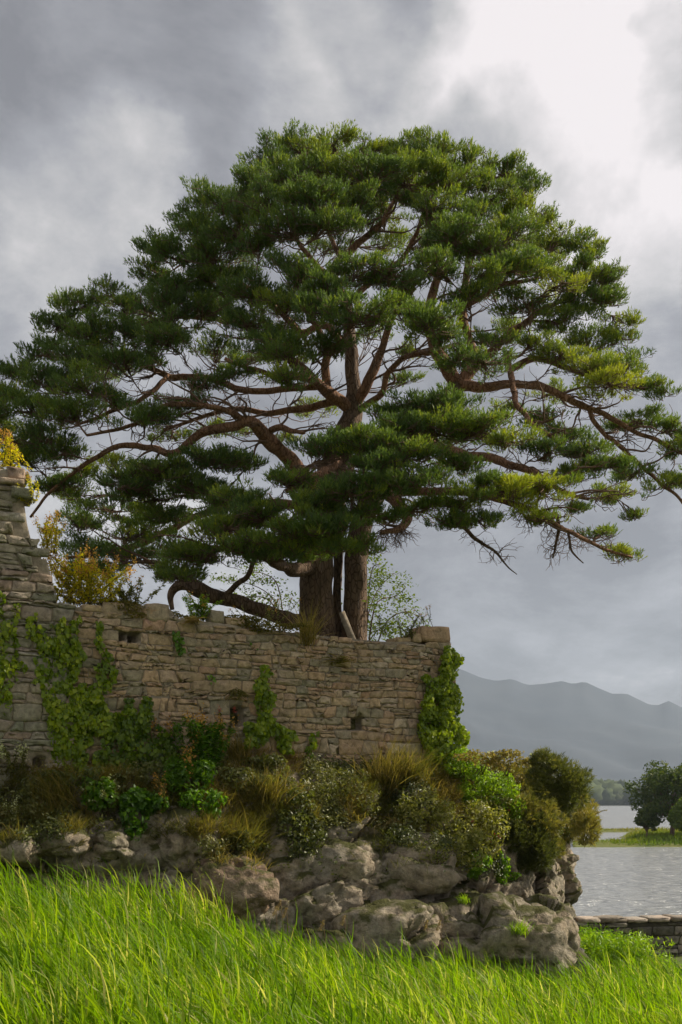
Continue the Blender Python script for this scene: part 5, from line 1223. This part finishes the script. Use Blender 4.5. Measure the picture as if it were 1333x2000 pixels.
# reeds
def reed_field(n, seed):
    g = np.random.default_rng(seed); mb = MB()
    Yp = np.sqrt(g.uniform(9.0 ** 2, 18.9 ** 2, n)); px = g.uniform(-350, 1750, n); X = pX(px, Yp)
    lim = np.interp(px, [-160, 0, 300, 500, 700, 900, 1000, 1120, 1200, 1480], [14.9, 15.2, 15.9, 16.4, 16.6, 16.9, 17.2, 17.3, 18.4, 18.8])
    k = Yp < lim + g.normal(size=n) * 0.12
    X, Yp, px = X[k], Yp[k], px[k]; m = len(X)
    z = ground_z(X, Yp); patch = fbm(np.stack([X * .9, Yp * .9, np.zeros(m)], -1), 3, 44)
    H = (1.18 + 0.6 * (patch - .5) + g.normal(size=m) * .13) * np.interp(px, [-160, 100, 500, 700, 900, 1050, 1480], [1.08, 1.05, 1, .96, .86, .68, .52])
    B = np.stack([X, Yp, z - .05], -1)
    lean = np.stack([g.normal(size=m) * .08 - .05, g.normal(size=m) * .09, np.ones(m)], -1); lean = norm_(lean)
    # stems
    V, f, t = blades(B, lean, H * .95, .010, g, .35 + g.normal(size=m) * .1, 2, .10, (-.5, 0, 0)); mb.add(V, f, t)
    for q in range(6):
        fr = g.uniform(.35, .97, m); C = B + lean * (H * fr)[:, None]
        ang = g.uniform(0, 2 * math.pi, m); up = g.uniform(.8, 1.9, m)
        D = np.stack([np.cos(ang) * .5 - .22, np.sin(ang) * .5, up], -1)
        ln = g.uniform(.28, .62, m); base = .46 + (patch - .5) * .9 + g.normal(size=m) * .2
        base = np.where(g.random(m) < .06, .97, np.minimum(base, .9))
        V, f, t = blades(C, D, ln, g.uniform(.011, .029, m), g, base, 3, g.uniform(.35, 1.0), (-.7, -.1, 0)); mb.add(V, f, t)
    o = mb.build("reeds", M['reed']); return o
tag(reed_field(17000, 77), "bright green reed bed below the crag", "reeds", kind="stuff")
for i, (px, py, h, Y) in enumerate(((540, 1772, 110, 16.3), (549, 1760, 120, 16.4), (560, 1775, 100, 16.3), (674, 1790, 90, 16.6), (632, 1800, 80, 16.5), (785, 1815, 100, 16.8), (371, 1735, 90, 16.0), (378, 1742, 80, 16.0), (860, 1800, 130, 16.9), (835, 1800, 110, 16.9))):
    top = np.array(P(px, py, Y)); b0 = top + np.array([.12, 0, -h * Y / F - .6]); r = empty("dry_reed", tuple(b0))
    pt = smooth_path([b0, (b0 + top) / 2 + vr.normal(size=3) * .02, top], 8); mesh_np("stem", *tube(pt, np.linspace(.008, .004, 8), 4), M['reedhead'], r)
    m = 90; k = vr.uniform(0, 1, m); C = top + np.stack([-.05 * k + vr.normal(size=m) * .014, vr.normal(size=m) * .014, .02 - .17 * k], -1)
    V, f, t = leaves(C, runit(m, vr), .04, vr, vr.random(m), .3, .05, 0.6); tag(mesh_np("plume", V, f, M['reedhead'], r, t), kind="stuff")
    tag(r, "dry brown reed with a feathery plume before the rocks", "reed", "dry reeds before the rocks")

# ------------------------------------------------------------------ islet
def islet_z(px, Y):
    a = np.interp(Y, [84, 88, 93, 96], [-.6, .25, .35, -.6]) * np.interp(px, [1080, 1150, 1180, 1400], [.6, .8, 1, 1])
    b = np.interp(Y, [126, 129, 133, 137], [-.6, .25, .25, -.6])
    c = np.interp(px, [1195, 1250], [0, 1]) * np.interp(Y, [84, 92, 112, 124], [0, .7, .8, -.2])
    return np.maximum(np.maximum(a, b) * 1.0, c - .25)
ipx = np.linspace(1100, 1700, 90); iy = np.linspace(82, 140, 90); II, JJ = np.meshgrid(ipx, iy, indexing='ij')
iz = islet_z(II.ravel(), JJ.ravel()); iz = np.where(II.ravel() < 1120, -.8, iz)
V = np.stack([pX(II.ravel(), JJ.ravel()), JJ.ravel(), iz], -1); V[:, 2] += (fbm(V * .3, 3, 5) - .5) * .25
tag(mesh_np("islet", V, grid_faces(90, 90), M['islet'], smooth=True), kind="structure")
g = np.random.default_rng(5); n = 26000; px = g.uniform(1120, 1560, n); Yp = g.uniform(84, 138, n); z = islet_z(px, Yp); k = z > .12
px, Yp, z = px[k], Yp[k], z[k]; n = len(px); B = np.stack([pX(px, Yp), Yp, z - .1], -1)
pt_ = fbm(B * .16, 3, 8)
V, f, t = blades(B, np.stack([g.normal(size=n) * .2, g.normal(size=n) * .2, np.ones(n)], -1), g.uniform(.2, .5, n) * np.interp(px, [1150, 1260], [.7, 1.2]), .10, g, .35 + (pt_ - .5) * 1.2 + np.where(Yp > 104, .4, 0) + g.normal(size=n) * .12, 2, .4)
tag(mesh_np("marsh_grass", V, f, M['marsh'], None, t), "marsh grass covering the low islet", "grass", kind="stuff")

def island_tree(label, px, base_py, Y, w, h, mat, n, trunk_h, seed, base=.45):
    g = np.random.default_rng(seed); s = Y / F; c0 = np.array(P(px, base_py, Y)); r = empty("island_tree", tuple(c0)); hh = h * s; ww = w * s
    top = c0 + np.array([0, 0, hh * .55]); mesh_np("trunk", *tube(smooth_path([c0 - (0, 0, .3), c0 + (.15, 0, hh * .25), top], 10), np.linspace(.035 * hh, .012 * hh, 10), 8), M['twig'], r)
    LC, LN, LL = [], [], []
    for q in range(44):
        v = runit(1, g)[0]; v[2] = v[2] if v[2] > -0.55 else -v[2]
        cc = c0 + np.array([0, 0, hh * (.50 + trunk_h * .1)]) + v * (ww * .80, ww * .65, hh * .42) * g.uniform(.55, 1.0)
        mesh_np("limb", *tube(smooth_path([c0 + (0, 0, hh * g.uniform(.15, .35)), (c0 + cc) / 2 + (0, 0, hh * .12), cc], 6), np.linspace(.012 * hh, .004 * hh, 6), 4, False), M['twig'], r)
        m = n // 44; w_ = runit(m, g); lump = fbm(w_ * 2.2 + q * 7, 2, seed)
        rad = (0.6 + .7 * lump) * g.uniform(.3, 1, m) ** .4
        LC.append(cc + w_ * rad[:, None] * (ww * .27, ww * .27, hh * .13)); LN.append(w_); LL.append(lump)
    C, Nn, lp = np.concatenate(LC), np.concatenate(LN), np.concatenate(LL)
    V, f, t = leaves(C, Nn + g.normal(size=C.shape) * .6, .28, g, base + (lp - .5) * .6 + g.normal(size=len(C)) * .15, .7, .12)
    tag(mesh_np("crown", V, f, M[mat], r, t), kind="stuff"); tag(r, label, "tree")
island_tree("dark round crowned tree at the tip of the islet", 1312, 1636, 99, 92, 155, 'islandleaf', 13000, .0, 61)
island_tree("light green bushy tree in front of the dark islet tree", 1342, 1642, 92, 46, 92, 'islandlight', 6000, -.3, 62)
island_tree("second dark tree farther along the islet", 1430, 1634, 103, 85, 165, 'islandleaf', 8000, .0, 63)
island_tree("small green bush leaning out at the dark tree's foot", 1262, 1632, 97, 30, 52, 'islandleaf', 2200, -.2, 64, .5)

# ------------------------------------------------------------------ air
def haze():
    m = bpy.data.materials.new("haze_air"); m.use_nodes = True; N = m.node_tree.nodes; L = m.node_tree.links; N.clear()
    pv = N.new('ShaderNodeVolumePrincipled'); pv.inputs['Color'].default_value = (0.72, 0.84, 1.0, 1); pv.inputs['Density'].default_value = HAZE_D
    pv.inputs['Anisotropy'].default_value = 0.1
    out = N.new('ShaderNodeOutputMaterial'); L.new(pv.outputs[0], out.inputs['Volume'])
    x0, x1, y0, y1, z0, z1 = -5900, 5900, -190, 3300, -4.5, 520
    V = [(x, y, z) for x in (x0, x1) for y in (y0, y1) for z in (z0, z1)]
    f = [(0, 1, 3, 2), (4, 6, 7, 5), (0, 4, 5, 1), (2, 3, 7, 6), (0, 2, 6, 4), (1, 5, 7, 3)]
    tag(mesh_np("haze", V, np.array(f), m), "grey blue haze over the lake and hills", "haze", kind="stuff")
HAZE_D = 0.00011
haze()
